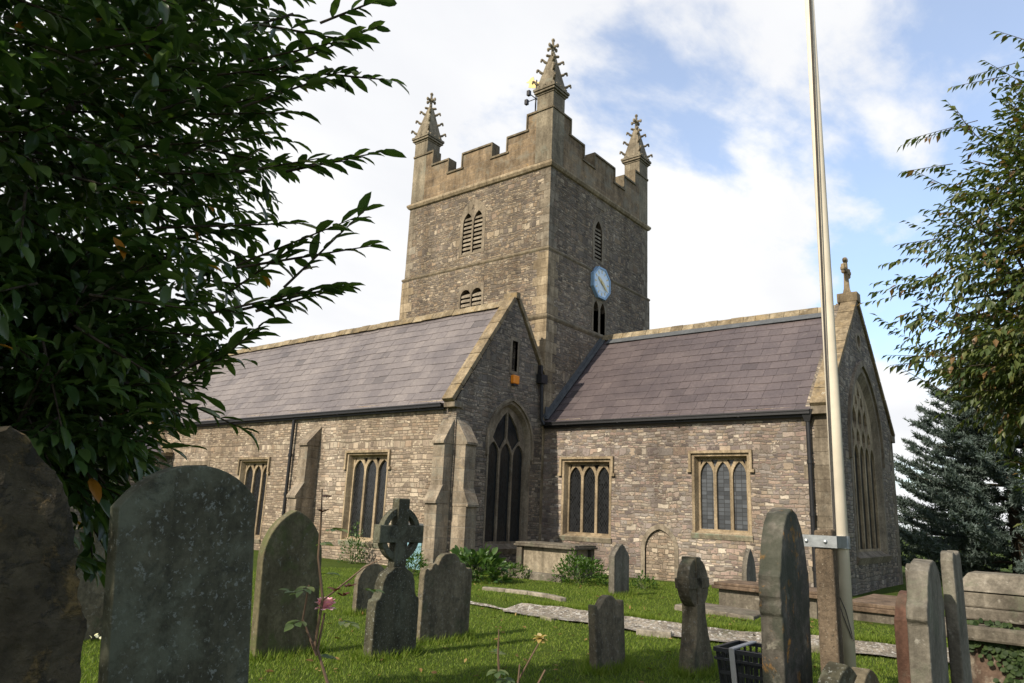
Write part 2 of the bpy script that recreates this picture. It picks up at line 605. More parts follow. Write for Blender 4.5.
def leafmat(name, c0, c1, c2, rough=0.45, trans=0.35, spec=0.4, odd=None, oddp=0.985):
    mt, t, b = new_mat(name, rough, spec)
    L = t.links.new
    g = t.nodes.new('ShaderNodeNewGeometry')
    stops = [(0.0, c0), (0.5, c1), (0.95, c2)]
    c = ramp(t, g.outputs['Random Per Island'], stops)
    if odd:
        c = mixc(t, mathn(t, 'GREATER_THAN', g.outputs['Random Per Island'], oddp), c, odd)
    L(c, b.inputs['Base Color'])
    tr = t.nodes.new('ShaderNodeBsdfTranslucent')
    tc = mixc(t, 1.0, c, (1.5, 1.7, 0.7, 1), 'MULTIPLY')
    L(tc, tr.inputs['Color'])
    mx = t.nodes.new('ShaderNodeMixShader'); mx.inputs[0].default_value = trans
    L(b.outputs[0], mx.inputs[1]); L(tr.outputs[0], mx.inputs[2])
    out = [n for n in t.nodes if n.type == 'OUTPUT_MATERIAL'][0]
    L(mx.outputs[0], out.inputs[0])
    return mt


OCHRE = (0.24, 0.17, 0.08)
M = {}
M['chancel_wall'] = rubble('chancel rubble', 0.185, 0.078,
    [(0.27, 0.231, 0.203), (0.202, 0.177, 0.166), (0.312, 0.262, 0.207), (0.157, 0.135, 0.13), (0.255, 0.2, 0.178), (0.402, 0.364, 0.309), (0.234, 0.215, 0.201), (0.292, 0.232, 0.193), (0.188, 0.16, 0.138)],
    (0.245, 0.218, 0.185), 0.011, 0.085, ((0.70, 0.67, 0.66), (1.12, 1.1, 1.06)))
M['aisle_wall'] = rubble('aisle rubble', 0.18, 0.070,
    [(0.317, 0.275, 0.224), (0.264, 0.228, 0.192), (0.363, 0.314, 0.255), (0.223, 0.19, 0.161), (0.303, 0.246, 0.195), (0.4, 0.359, 0.297), (0.281, 0.24, 0.199)],
    (0.215, 0.187, 0.15), 0.010, 0.03, ((0.74, 0.68, 0.60), (1.1, 1.08, 1.05)), 0.3)
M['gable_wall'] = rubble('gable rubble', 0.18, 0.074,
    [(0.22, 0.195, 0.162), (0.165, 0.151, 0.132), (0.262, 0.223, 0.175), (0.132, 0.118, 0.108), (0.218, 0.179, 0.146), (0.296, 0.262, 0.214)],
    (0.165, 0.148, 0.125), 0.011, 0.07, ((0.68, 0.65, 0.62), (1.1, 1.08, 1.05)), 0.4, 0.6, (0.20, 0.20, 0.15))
M['tower_wall'] = rubble('tower rubble', 0.16, 0.070,
    [(0.219, 0.19, 0.156), (0.165, 0.144, 0.126), (0.272, 0.229, 0.176), (0.127, 0.112, 0.103), (0.196, 0.157, 0.128), (0.318, 0.279, 0.226), (0.182, 0.162, 0.143), (0.239, 0.19, 0.142)],
    (0.185, 0.163, 0.135), 0.011, 0.085, ((0.70, 0.66, 0.60), (1.12, 1.08, 1.0)), 0.4, 0.7, (0.30, 0.25, 0.15))
M['parapet'] = stone('parapet ashlar', (0.216, 0.164, 0.108), 0.3, [((0.20, 0.18, 0.135), 1.3, 0.48, 0.62, 0.6), ((0.34, 0.22, 0.09), 2.6, 0.60, 0.70, 0.55)], 0, 5.0, 0.4, (0.75, 0.32, 0.012, (0.15, 0.12, 0.09)))
M['pinnacle'] = stone('pinnacle ashlar', (0.221, 0.194, 0.146), 0.25, [((0.17, 0.17, 0.13), 2.2, 0.54, 0.66, 0.55)], 0.0, 4.0, 0.35)
M['quoin'] = stone('quoin stone', (0.292, 0.24, 0.167), 0.18, [((0.26, 0.23, 0.17), 3.0, 0.56, 0.68, 0.5)], 0.2, 5.0, 0.35)
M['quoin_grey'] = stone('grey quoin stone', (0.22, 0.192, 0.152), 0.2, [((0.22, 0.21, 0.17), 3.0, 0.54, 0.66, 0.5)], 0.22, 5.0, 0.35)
M['dressing'] = stone('window dressing stone', (0.324, 0.265, 0.184), 0.15, [((0.32, 0.22, 0.10), 4.0, 0.58, 0.70, 0.4)], 0.08, 6.0, 0.25)
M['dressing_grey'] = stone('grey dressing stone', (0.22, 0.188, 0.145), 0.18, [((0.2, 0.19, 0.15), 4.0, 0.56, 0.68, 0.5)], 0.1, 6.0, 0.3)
M['coping'] = stone('coping stone', (0.245, 0.2, 0.135), 0.25, [(OCHRE, 3.5, 0.52, 0.64, 0.6), ((0.5, 0.47, 0.38), 7.0, 0.62, 0.70, 0.6)], 0.2, 6.0, 0.5)
M['ridge'] = stone('ridge stone', (0.25, 0.21, 0.145), 0.25, [(OCHRE, 3.0, 0.52, 0.64, 0.55), ((0.48, 0.45, 0.36), 8.0, 0.62, 0.70, 0.6)], 0.25, 7.0, 0.5)
M['sill'] = stone('sill stone', (0.29, 0.26, 0.2), 0.2, [((0.22, 0.29, 0.21), 2.5, 0.5, 0.66, 0.6)], 0.1, 6.0, 0.3)
M['slate_aisle'] = slate('aisle slate', (0.118, 0.104, 0.104), (0.148, 0.131, 0.127), (0.23, 0.20, 0.165))
M['slate_chancel'] = slate('chancel slate', (0.072, 0.058, 0.060), (0.090, 0.073, 0.073), (0.15, 0.13, 0.11))
M['slate_porch'] = slate('porch slate', (0.10, 0.085, 0.095), (0.15, 0.125, 0.13), (0.20, 0.18, 0.15))
M['lead'] = plain('lead flashing', (0.075, 0.08, 0.083), 0.6, 0.4, 0.25, 6.0)
M['iron'] = plain('black cast iron', (0.012, 0.012, 0.013), 0.45, 0.4, 0.3, 20.0)
M['glass_dark'] = glass('dark leaded glass', (0.012, 0.013, 0.014), (0.03, 0.03, 0.03), (0.13, 0.13), 0.15, True, 0.35)
M['glass_guard'] = glass('guarded leaded glass', (0.055, 0.06, 0.066), (0.02, 0.02, 0.02), (0.16, 0.105), 0.3, False, 0.5)  # lighter grey panes hold the guard mesh and painted-in sky reflection
M['glass_blue'] = glass('blue-black leaded glass', (0.010, 0.013, 0.015), (0.018, 0.019, 0.02), (0.12, 0.12), 0.3, True, 0.2)
M['shade_black'] = plain('painted interior shade', (0.006, 0.006, 0.006), 0.9, 0.1, 0.1, 3.0, 0, 0)  # near-black colour stands in for shade inside the openings
M['louvre'] = stone('louvre slab', (0.24, 0.21, 0.165), 0.2, [], 0.2, 8.0, 0.3)
M['clock_blue'] = plain('pale blue enamel', (0.56, 0.68, 0.80), 0.4, 0.4, 0.08, 5.0)
M['clock_rim'] = plain('slate blue rim', (0.20, 0.32, 0.46), 0.45, 0.4, 0.1, 5.0)
M['clock_dial'] = plain('pale dial', (0.66, 0.74, 0.80), 0.4, 0.4, 0.06, 5.0)
M['gilt'] = plain('gilt', (0.50, 0.34, 0.10), 0.5, 0.5, 0.1, 8.0, 0.2)
M['gold_pale'] = plain('pale gilt paint', (0.62, 0.50, 0.22), 0.4, 0.5, 0.1, 8.0)
M['orange'] = plain('orange plastic', (0.75, 0.24, 0.015), 0.4, 0.4, 0.05, 5.0)
M['door_blue'] = plain('pale blue paint', (0.17, 0.30, 0.35), 0.6, 0.3, 0.2, 7.0)
M['white_paint'] = plain('cream pole paint', (0.58, 0.52, 0.41), 0.65, 0.2, 0.10, 3.0)
M['galv'] = plain('galvanised steel', (0.30, 0.32, 0.33), 0.45, 0.5, 0.2, 14.0, 0.6)
M['cord'] = plain('dark cord', (0.06, 0.055, 0.05), 0.8, 0.2)
M['blackplastic'] = plain('black plastic', (0.02, 0.021, 0.024), 0.45, 0.4, 0.2)
M['whiteplastic'] = plain('off white plastic', (0.40, 0.39, 0.375), 0.5, 0.3, 0.08)
M['bark'] = stone('bark', (0.075, 0.06, 0.045), 0.35, [((0.09, 0.11, 0.05), 4.0, 0.55, 0.7, 0.5)], 0, 9.0, 0.9)
M['twig'] = plain('green twig', (0.07, 0.085, 0.03), 0.7, 0.3)
M['twig_brown'] = plain('brown twig', (0.13, 0.085, 0.055), 0.75, 0.25)
M['laurel'] = leafmat('laurel leaf', (0.026, 0.054, 0.015), (0.048, 0.088, 0.022), (0.085, 0.130, 0.034), 0.28, 0.27, 0.5, (0.42, 0.17, 0.02), 0.9955)
M['cherry'] = leafmat('cherry leaf', (0.040, 0.066, 0.020), (0.072, 0.096, 0.028), (0.125, 0.132, 0.040), 0.42, 0.28, 0.4, (0.15, 0.09, 0.035), 0.92)
M['cedar'] = leafmat('cedar needle', (0.042, 0.062, 0.052), (0.075, 0.102, 0.088), (0.125, 0.155, 0.142), 0.7, 0.18, 0.2)
M['shrub'] = leafmat('shrub leaf', (0.032, 0.07, 0.011), (0.052, 0.105, 0.015), (0.077, 0.14, 0.025), 0.5, 0.3, 0.3)
M['hosta'] = leafmat('broad leaf', (0.032, 0.07, 0.015), (0.049, 0.098, 0.021), (0.084, 0.14, 0.035), 0.4, 0.25, 0.4)
M['rose_leaf'] = leafmat('rose leaf', (0.05, 0.085, 0.03), (0.085, 0.12, 0.04), (0.14, 0.16, 0.06), 0.5, 0.3, 0.3)
M['rose_red'] = leafmat('young red rose leaf', (0.06, 0.018, 0.015), (0.09, 0.03, 0.02), (0.11, 0.05, 0.03), 0.5, 0.2, 0.3)
M['petal'] = leafmat('pink petal', (0.74, 0.34, 0.46), (0.80, 0.44, 0.54), (0.84, 0.56, 0.62), 0.6, 0.2, 0.2)
M['faded'] = leafmat('faded petal', (0.30, 0.22, 0.07), (0.38, 0.28, 0.10), (0.45, 0.36, 0.18), 0.7, 0.2, 0.2)
M['ivy'] = leafmat('ivy leaf', (0.018, 0.034, 0.010), (0.028, 0.048, 0.013), (0.045, 0.068, 0.02), 0.6, 0.12, 0.2)
M['grass'] = leafmat('grass blade', (0.082, 0.135, 0.014), (0.130, 0.190, 0.022), (0.190, 0.225, 0.044), 0.6, 0.3, 0.2)
M['fallen'] = leafmat('fallen leaf', (0.10, 0.06, 0.025), (0.17, 0.10, 0.035), (0.24, 0.17, 0.06), 0.8, 0.1, 0.2)
M['daisy'] = leafmat('pale flower', (0.7, 0.7, 0.5), (0.8, 0.78, 0.45), (0.8, 0.8, 0.7), 0.7, 0.2, 0.2)
WHITE_L = (0.24, 0.25, 0.22)
M['hs_slate'] = stone('green slate headstone', (0.081, 0.08, 0.056), 0.25, [(WHITE_L, 40.0, 0.57, 0.63, 0.6), ((0.125, 0.13, 0.09), 3.0, 0.48, 0.64, 0.7), (WHITE_L, 9.0, 0.66, 0.70, 0.75), ((0.02, 0.022, 0.018), 5.0, 0.55, 0.66, 0.6)], 0, 8.0, 0.35)
M['hs_rough'] = stone('blackened lichen stone', (0.065, 0.055, 0.037), 0.4, [((0.17, 0.115, 0.045), 6.0, 0.52, 0.62, 0.65), ((0.42, 0.38, 0.30), 4.0, 0.64, 0.69, 0.8), ((0.02, 0.02, 0.018), 9.0, 0.52, 0.60, 0.6)], 0, 7.0, 1.0)
M['hs_grey'] = stone('grey headstone', (0.163, 0.143, 0.102), 0.3, [((0.24, 0.23, 0.19), 24.0, 0.57, 0.63, 0.6), ((0.06, 0.075, 0.04), 2.5, 0.50, 0.66, 0.6), ((0.28, 0.27, 0.22), 5.0, 0.64, 0.69, 0.6), ((0.03, 0.03, 0.025), 4.0, 0.54, 0.66, 0.5)], 0, 7.0, 0.5)
M['hs_green'] = stone('mossy headstone', (0.145, 0.132, 0.082), 0.3, [((0.085, 0.10, 0.035), 2.5, 0.48, 0.62, 0.7), ((0.25, 0.25, 0.21), 14.0, 0.60, 0.66, 0.55), ((0.26, 0.25, 0.2), 5.0, 0.65, 0.69, 0.6)], 0, 7.0, 0.5)
M['hs_pale'] = stone('pale headstone', (0.172, 0.161, 0.137), 0.25, [((0.36, 0.34, 0.29), 8.0, 0.60, 0.68, 0.5), ((0.11, 0.12, 0.08), 3.0, 0.52, 0.66, 0.5)], 0, 7.0, 0.5)
M['hs_orange'] = stone('orange lichen headstone', (0.113, 0.107, 0.094), 0.3, [((0.42, 0.20, 0.035), 7.0, 0.56, 0.66, 0.75), ((0.30, 0.28, 0.22), 7.0, 0.58, 0.68, 0.5), ((0.035, 0.042, 0.028), 2.0, 0.46, 0.60, 0.65)], 0, 7.0, 0.5)
M['hs_red'] = stone('red sandstone', (0.11, 0.062, 0.046), 0.3, [((0.28, 0.24, 0.2), 14.0, 0.66, 0.70, 0.6), ((0.08, 0.07, 0.05), 2.5, 0.52, 0.66, 0.5)], 0, 8.0, 0.5)
M['tomb'] = stone('tomb stone', (0.163, 0.148, 0.123), 0.28, [((0.36, 0.33, 0.27), 7.0, 0.58, 0.68, 0.5), ((0.10, 0.11, 0.07), 2.5, 0.52, 0.66, 0.5)], 0.12, 7.0, 0.5)
M['tomb_brown'] = stone('brown tomb lid', (0.16, 0.118, 0.086), 0.25, [((0.32, 0.29, 0.23), 8.0, 0.60, 0.69, 0.5)], 0.1, 7.0, 0.5)
M['tomb_render'] = stone('rendered tomb side', (0.324, 0.286, 0.221), 0.12, [((0.24, 0.22, 0.17), 2.0, 0.56, 0.70, 0.5)], 0.0, 5.0, 0.25)
M['tomb_red'] = stone('reddish tomb body', (0.142, 0.1, 0.078), 0.25, [((0.30, 0.26, 0.2), 3.0, 0.54, 0.66, 0.6)], 0.1, 6.0, 0.5)
M['granite_post'] = stone('pebbly post', (0.15, 0.118, 0.085), 0.3, [((0.40, 0.34, 0.25), 40.0, 0.58, 0.64, 0.7), ((0.08, 0.07, 0.05), 30.0, 0.60, 0.66, 0.7)], 0, 10.0, 1.0)
M['gravel'] = stone('pale gravel', (0.27, 0.245, 0.21), 0.3, [((0.46, 0.44, 0.40), 17.0, 0.52, 0.58, 0.85), ((0.10, 0.09, 0.075), 13.0, 0.54, 0.60, 0.75), ((0.08, 0.085, 0.04), 2.2, 0.56, 0.66, 0.5)], 0.0, 14.0, 1.0)
M['kerb'] = stone('kerb stone', (0.25, 0.228, 0.19), 0.25, [((0.16, 0.17, 0.10), 5.0, 0.52, 0.66, 0.6)], 0.2, 9.0, 0.6)


def lawn_mat():
    mt, t, b = new_mat('lawn', 0.95, 0.1)
    co = objco(t)
    c = ramp(t, noise(t, co, 0.8, 6.0, 0.65), [(0.3, (0.042, 0.066, 0.010)), (0.7, (0.066, 0.098, 0.016))])
    c = mixc(t, 0.7, c, ramp(t, noise(t, co, 40.0, 4.0, 0.7), [(0.3, (0.5, 0.5, 0.5)), (0.7, (1.4, 1.35, 1.2))]), 'MULTIPLY')
    d = maprange(t, noise(t, co, 1.9, 5.0, 0.6), 0.60, 0.72)
    c = mixc(t, mathn(t, 'MULTIPLY', d, 0.35), c, (0.10, 0.085, 0.03))
    t.links.new(c, b.inputs['Base Color'])
    bump(t, b, noise(t, co, 60.0, 3.0, 0.7), 1.0, 0.03)
    return mt


M['lawn'] = lawn_mat()
# ------------------------------------------------------------------ ground
def kerb_y(x):
    """line of the low kerb between the two lawns"""
    return 10.85 + 0.05 * math.sin(x * 0.6) + max(0.0, x + 5.6) * 0.36


def ground_z(x, y):
    k = kerb_y(x)
    s = min(1.0, max(0.0, (y - k + 0.1) / 0.5))
    s = s * s * (3 - 2 * s)
    return 0.13 * s + 0.012 * math.sin(x * 1.7) * math.sin(y * 1.3)


def build_lawn():
    xs = [-200, -120, -70, -45, -35] + [-30 + 0.5 * i for i in range(78)] + [12, 20, 40, 80, 150]
    ys = [-150, -80, -40, -20, -10] + [-6 + 0.4 * i for i in range(75)] + [26, 32, 45, 70, 110, 160, 250]
    V = [(x, y, ground_z(x, y)) for y in ys for x in xs]
    n = len(xs)
    F = [(j * n + i, j * n + i + 1, (j + 1) * n + i + 1, (j + 1) * n + i) for j in range(len(ys) - 1) for i in range(n - 1)]
    b = MB(); b.v = V; b.f = F
    tag(b.build('lawn', M['lawn'], None, True), kind='structure')


build_lawn()

# gravel path along the kerb, then the kerb stones
def strip(name, mat, pts, zoff=0.02, th=0.0):
    """pts: list of (x, y_south, y_north)"""
    b = MB()
    V = []
    for x, y0, y1 in pts:
        for k in range(5):
            y = y0 + (y1 - y0) * k / 4
            V.append((x, y, max(ground_z(x, y0), ground_z(x, y)) + zoff + 0.004 * math.sin(x * 9 + k * 2.1)))
    F = [(i * 5 + k, (i + 1) * 5 + k, (i + 1) * 5 + k + 1, i * 5 + k + 1) for i in range(len(pts) - 1) for k in range(4)]
    b.add(V, F)
    return tag(b.build(name, mat), kind='structure')


xs = [-9.6 + 0.16 * i for i in range(56)]
strip('path', M['gravel'], [(x, kerb_y(x) - (0.12 if x < -8.6 else 0.31) - 0.025 * math.sin(x * 2.3) - 0.015 * math.sin(x * 7.7), kerb_y(x) + (0.02 if x < -8.6 else 0.27) + 0.03 * math.sin(x * 3.1) + 0.015 * math.sin(x * 8.9)) for x in xs], 0.035)
rs = random.Random(3)
b = MB()
x = -9.5
while x < -0.8:
    l = rs.uniform(0.3, 0.7)
    y = kerb_y(x + l / 2) - 0.42
    if x > -8.2:
        g = ground_z(x, y - 0.2)
        if rs.random() < 0.35:
            b.bar((x, kerb_y(x) - 0.31 + rs.uniform(-.05, .04), g + 0.0), (x + l - 0.05, kerb_y(x + l) - 0.31 + rs.uniform(-.05, .04), g + 0.0 + rs.uniform(-.03, .03)), 0.12 + rs.uniform(0, .07), 0.14 + rs.uniform(-0.04, .04))
    x += l
tag(b.build('kerb', M['kerb'], None, False, 0.015), kind='structure')

# ------------------------------------------------------------------ the church
G0 = 0.0
church = empty('church', (-13.43, 18.39, 0.1), 'stone parish church with battlemented tower, slate roofs and blue clock', 'church')
TX, TY, TW, TD = -13.43, 18.39, 7.14, 7.16
Z1, Z2, Z3 = 8.065, 10.445, 13.60
CY0, CY1, CE = 18.49, 25.47, -4.88
CMID = 21.98
C_EAVE, C_RIDGE = 4.62, 8.02
AY0, AYR, AX0 = 14.39, 16.80, -13.44
A_EAVE, A_RIDGE = 4.70, 8.08
AXW = -36.0


def frS(y):      # frame for a wall facing south: a = x, b = z, depth goes north
    return lambda a, b_, d: (a, y + d, b_)


def frE(x):      # wall facing east: a = y, b = z, depth goes west
    return lambda a, b_, d: (x - d, a, b_)


def frN(y):
    return lambda a, b_, d: (-a, y - d, b_)


def frW(x):
    return lambda a, b_, d: (x + d, -a, b_)


def rect(a0, b0, a1, b1):
    return [(a0, b0), (a1, b0), (a1, b1), (a0, b1)]


def arch(c, hw, z0, zs, zt, n=9):
    """pointed arch outline, counter-clockwise"""
    h = zt - zs
    rad = (hw * hw + h * h) / (2 * hw)
    L = [(c - hw, z0), (c + hw, z0)]
    a1 = math.atan2(h, rad - hw) if rad != hw else math.pi / 2
    if h < hw:                      # flat arch: single-curve approximation
        for i in range(n + 1):
            t = math.pi / 2 * i / n
            L.append((c + hw * math.cos(t), zs + h * math.sin(t)))
        for i in range(1, n + 1):
            t = math.pi / 2 * (1 + i / n)
            L.append((c + hw * math.cos(t), zs + h * math.sin(t)))
        return L
    for i in range(n + 1):
        t = a1 * i / n
        L.append((c + hw - rad + rad * math.cos(t), zs + rad * math.sin(t)))
    for i in range(n - 1, -1, -1):
        t = a1 * i / n
        L.append((c - hw + rad - rad * math.cos(t), zs + rad * math.sin(t)))
    return L


def circ(c, z, rr, n=10, sq=1.0):
    return [(c + rr * math.cos(2 * math.pi * i / n), z + rr * sq * math.sin(2 * math.pi * i / n)) for i in range(n)]


def window(fr, outer, inner, depth, tr_holes, tmat, gmat, dress, sill=None, hood=None, parent=church, name='window', tt=0.10, sillm=None):
    """outer/inner: loops with the same number of points"""
    w = MB()
    big = outer[1]
    w.plate(lambda a, b_, d: fr(a, b_, d - 0.012), outer[0], [outer[1]], 0.04)
    w.loft(fr, outer[1], -0.01, inner, depth)
    wo = w.build(name, dress, parent)
    MB().plate(lambda a, b_, d: fr(a, b_, d + depth - 0.004), inner, tr_holes, tt).build('tracery', tmat, wo)
    MB().plate(lambda a, b_, d: fr(a, b_, d + depth + tt * 0.6), inner, [], 0.02).build('glass', gmat, wo)
    if sill:
        a0, a1, z, hgt, out = sill
        s = MB()
        P = [fr(a0, z - hgt, -0.02), fr(a1, z - hgt, -0.02), fr(a1, z - hgt, depth), fr(a0, z - hgt, depth),
             fr(a0, z - 0.05, -out), fr(a1, z - 0.05, -out), fr(a1, z + 0.03, depth), fr(a0, z + 0.03, depth)]
        s.hexa(P).build('sill', sillm or M['sill'], wo, False, 0, None, True)
    if hood:
        h = MB()
        for seg in hood:
            h.plate(lambda a, b_, d: fr(a, b_, d - 0.075), seg, [], 0.085)
        h.build('hood_mould', dress, wo)
    return wo


def lights_rect(a0, a1, z0, z1, n, mull=0.085, edge=0.05, head=0.36):
    """n lancet lights with small eyelets in the spandrels"""
    tot = a1 - a0 - 2 * edge - (n - 1) * mull
    lw = tot / n
    H = []
    zt = z1 - 0.09
    for i in range(n):
        c = a0 + edge + lw / 2 + i * (lw + mull)
        H.append(arch(c, lw / 2, z0 + 0.04, zt - head, zt, 6))
    for i in range(n + 1):
        c = a0 + edge - mull / 2 + i * (lw + mull)
        if i in (0, n):
            s = 1 if i == 0 else -1
            t = [(c + s * 0.055, z1 - 0.04), (c + s * 0.15, z1 - 0.04), (c + s * 0.055, z1 - 0.20)]
        else:
            t = [(c - 0.10, z1 - 0.04), (c, z1 - 0.24), (c + 0.10, z1 - 0.04)]
        ar = sum(t[k][0] * t[(k + 1) % 3][1] - t[(k + 1) % 3][0] * t[k][1] for k in range(3))
        H.append(t if ar > 0 else t[::-1])
    return H


def rect_window(fr, a0, a1, z0, z1, gmat, dress, tmat, e=0.075, n=3, depth=0.17, hoodw=0.07):
    ch = 0.045
    outer = rect(a0 - e, z0 - 0.02, a1 + e, z1 + e)
    hole = rect(a0, z0, a1, z1)
    inner = rect(a0 + ch, z0 + 0.06, a1 - ch, z1 - ch)
    H = lights_rect(a0 + ch, a1 - ch, z0 + 0.06, z1 - ch, n)
    zt = z1 + e
    hood = [rect(a0 - e - hoodw, zt, a1 + e + hoodw, zt + hoodw),
            rect(a0 - e - hoodw, zt - 0.42, a0 - e, zt - 0.002), rect(a1 + e, zt - 0.42, a1 + e + hoodw, zt - 0.002),
            rect(a0 - e - hoodw - 0.05, zt - 0.50, a0 - e + 0.0, zt - 0.422), rect(a1 + e, zt - 0.50, a1 + e + hoodw + 0.05, zt - 0.422)]
    return window(fr, [outer, hole], inner, depth, H, tmat, gmat, dress, (a0 - e - 0.03, a1 + e + 0.03, z0 + 0.02, 0.17, 0.07), hood)


# ---- chancel
SW_HOLES = [(-12.63, 1.14, -11.04, 3.30), (-8.40, 1.43, -6.95, 3.42)]
door_l = arch(-9.44, 0.44, 0.0, 0.92, 1.46, 8)
w = MB()
w.plate(frS(CY0), [(TX, 0), (CE - 0.55, 0), (CE - 0.55, C_EAVE), (TX, C_EAVE)], [rect(*h) for h in SW_HOLES] + [[(a, max(z, 0.02)) for a, z in door_l]], 0.6)
w.build('chancel_wall', M['chancel_wall'], church)
MB().plate(frN(CY1), [(-CE + 0.55, 0), (-TX, 0), (-TX, C_EAVE), (-CE + 0.55, C_EAVE)], [], 0.6).build('chancel_wall', M['chancel_wall'], church)
rect_window(frS(CY0), *[SW_HOLES[0][i] for i in (0, 2, 1, 3)], M['glass_dark'], M['dressing'], M['dressing'])
rect_window(frS(CY0), *[SW_HOLES[1][i] for i in (0, 2, 1, 3)], M['glass_guard'], M['dressing'], M['dressing'])
# blocked doorway: stone surround and rubble infill
o = MB().plate(lambda a, z, d: frS(CY0)(a, z, d - 0.02), arch(-9.44, 0.56, 0.02, 0.92, 1.60, 8), [arch(-9.44, 0.44, 0.03, 0.92, 1.46, 8)], 0.1).build('blocked_doorway', M['quoin_grey'], church)
MB().plate(lambda a, z, d: frS(CY0)(a, z, d + 0.05), arch(-9.44, 0.45, 0.0, 0.92, 1.47, 8), [], 0.1).build('infill', M['aisle_wall'], o)

# east gable of the chancel
EWC, EWH = 22.05, 1.62
ew_out = arch(EWC, EWH + 0.16, 0.98, 3.85, 6.25, 12)
ew_hole = arch(EWC, EWH, 1.0, 3.85, 6.07, 12)
ew_in = arch(EWC, EWH - 0.14, 1.12, 3.85, 5.86, 12)
w = MB()
gz = C_RIDGE + 0.16
w.plate(frE(CE), [(CY0, 0), (CY1, 0), (CY1, C_EAVE), (CMID, gz), (CY0, C_EAVE)], [ew_hole, circ(21.95, 6.95, 0.20, 12)], 0.55)
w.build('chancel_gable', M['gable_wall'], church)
H = []
hw = EWH - 0.14
nl = 5
lw = (2 * hw - 0.10 - 4 * 0.11) / nl
for i in range(nl):
    c = EWC - hw + 0.05 + lw / 2 + i * (lw + 0.11)
    H.append(arch(c, lw / 2, 1.18, 3.55, 3.98, 6))
for i in range(4):
    c = EWC - hw + 0.05 + lw + 0.055 + i * (lw + 0.11)
    H.append([(c, 3.86), (c + 0.17, 4.10), (c + 0.15, 4.26), (c, 4.44), (c - 0.15, 4.26), (c - 0.17, 4.10)])
for i in range(3):
    c = EWC + (i - 1) * (lw + 0.11)
    H.append([(c, 4.36), (c + 0.20, 4.62), (c + 0.17, 4.84), (c, 5.06), (c - 0.17, 4.84), (c - 0.20, 4.62)])
for s in (-1, 1):
    c = EWC + s * 0.30
    H.append([(c, 4.98), (c + 0.12, 5.14), (c + 0.03, 5.36), (c - 0.06, 5.36), (c - 0.12, 5.14)] if s > 0 else [(c, 4.98), (c + 0.12, 5.14), (c + 0.06, 5.36), (c - 0.03, 5.36), (c - 0.12, 5.14)])
H.append([(EWC, 5.22), (EWC + 0.13, 5.42), (EWC, 5.66), (EWC - 0.13, 5.42)])
hd_o, hd_i = arch(EWC, EWH + 0.30, 3.5, 3.85, 6.42, 12), arch(EWC, EWH + 0.16, 3.5, 3.85, 6.25, 12)
hoodE = hd_o[1:] + [hd_o[0]] + [hd_i[0]] + hd_i[1:][::-1]
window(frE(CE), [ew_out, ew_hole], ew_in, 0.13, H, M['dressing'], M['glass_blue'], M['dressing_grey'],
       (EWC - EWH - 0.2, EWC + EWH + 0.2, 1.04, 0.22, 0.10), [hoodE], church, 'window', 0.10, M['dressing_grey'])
o = MB().plate(lambda a, z, d: frE(CE)(a, z, d - 0.012), circ(21.95, 6.95, 0.30, 12), [circ(21.95, 6.95, 0.19, 12)], 0.1).build('round_light', M['dressing_grey'], church)
MB().plate(lambda a, z, d: frE(CE)(a, z, d + 0.12), circ(21.95, 6.95, 0.25, 12), [], 0.02).build('glass', M['glass_dark'], o)


# quoins
def quoins(name, cx, cy, z0, z1, sx, sy, mat, h=0.30, long=0.55, short=0.32, seed=1, parent=church):
    """cx,cy corner; sx,sy directions into the walls"""
    rq = random.Random(seed)
    b = MB()
    z = z0
    i = 0
    while z < z1 - 0.05:
        hh = min(h * rq.uniform(0.85, 1.15), z1 - z)
        lx, ly = (long, short) if i % 2 else (short, long)
        lx *= rq.uniform(0.9, 1.1); ly *= rq.uniform(0.9, 1.1)
        e = 0.006 + rq.uniform(0, 0.004)
        xa, xb = sorted((cx - sx * e, cx + sx * lx)); ya, yb = sorted((cy - sy * e, cy + sy * 0.12))
        b.box(xa, ya, z, xb, yb, z + hh - 0.008)
        xa, xb = sorted((cx - sx * (e + 0.001), cx + sx * 0.12)); ya, yb = sorted((cy + sy * 0.121, cy + sy * ly))
        b.box(xa, ya, z, xb, yb, z + hh - 0.008)
        z += hh
        i += 1
    return b.build(name, mat, parent)


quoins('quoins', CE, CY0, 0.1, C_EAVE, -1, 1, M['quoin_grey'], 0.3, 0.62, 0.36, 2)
quoins('quoins', CE, CY1, 0.1, C_EAVE, -1, -1, M['quoin_grey'], 0.3, 0.5, 0.32, 3)


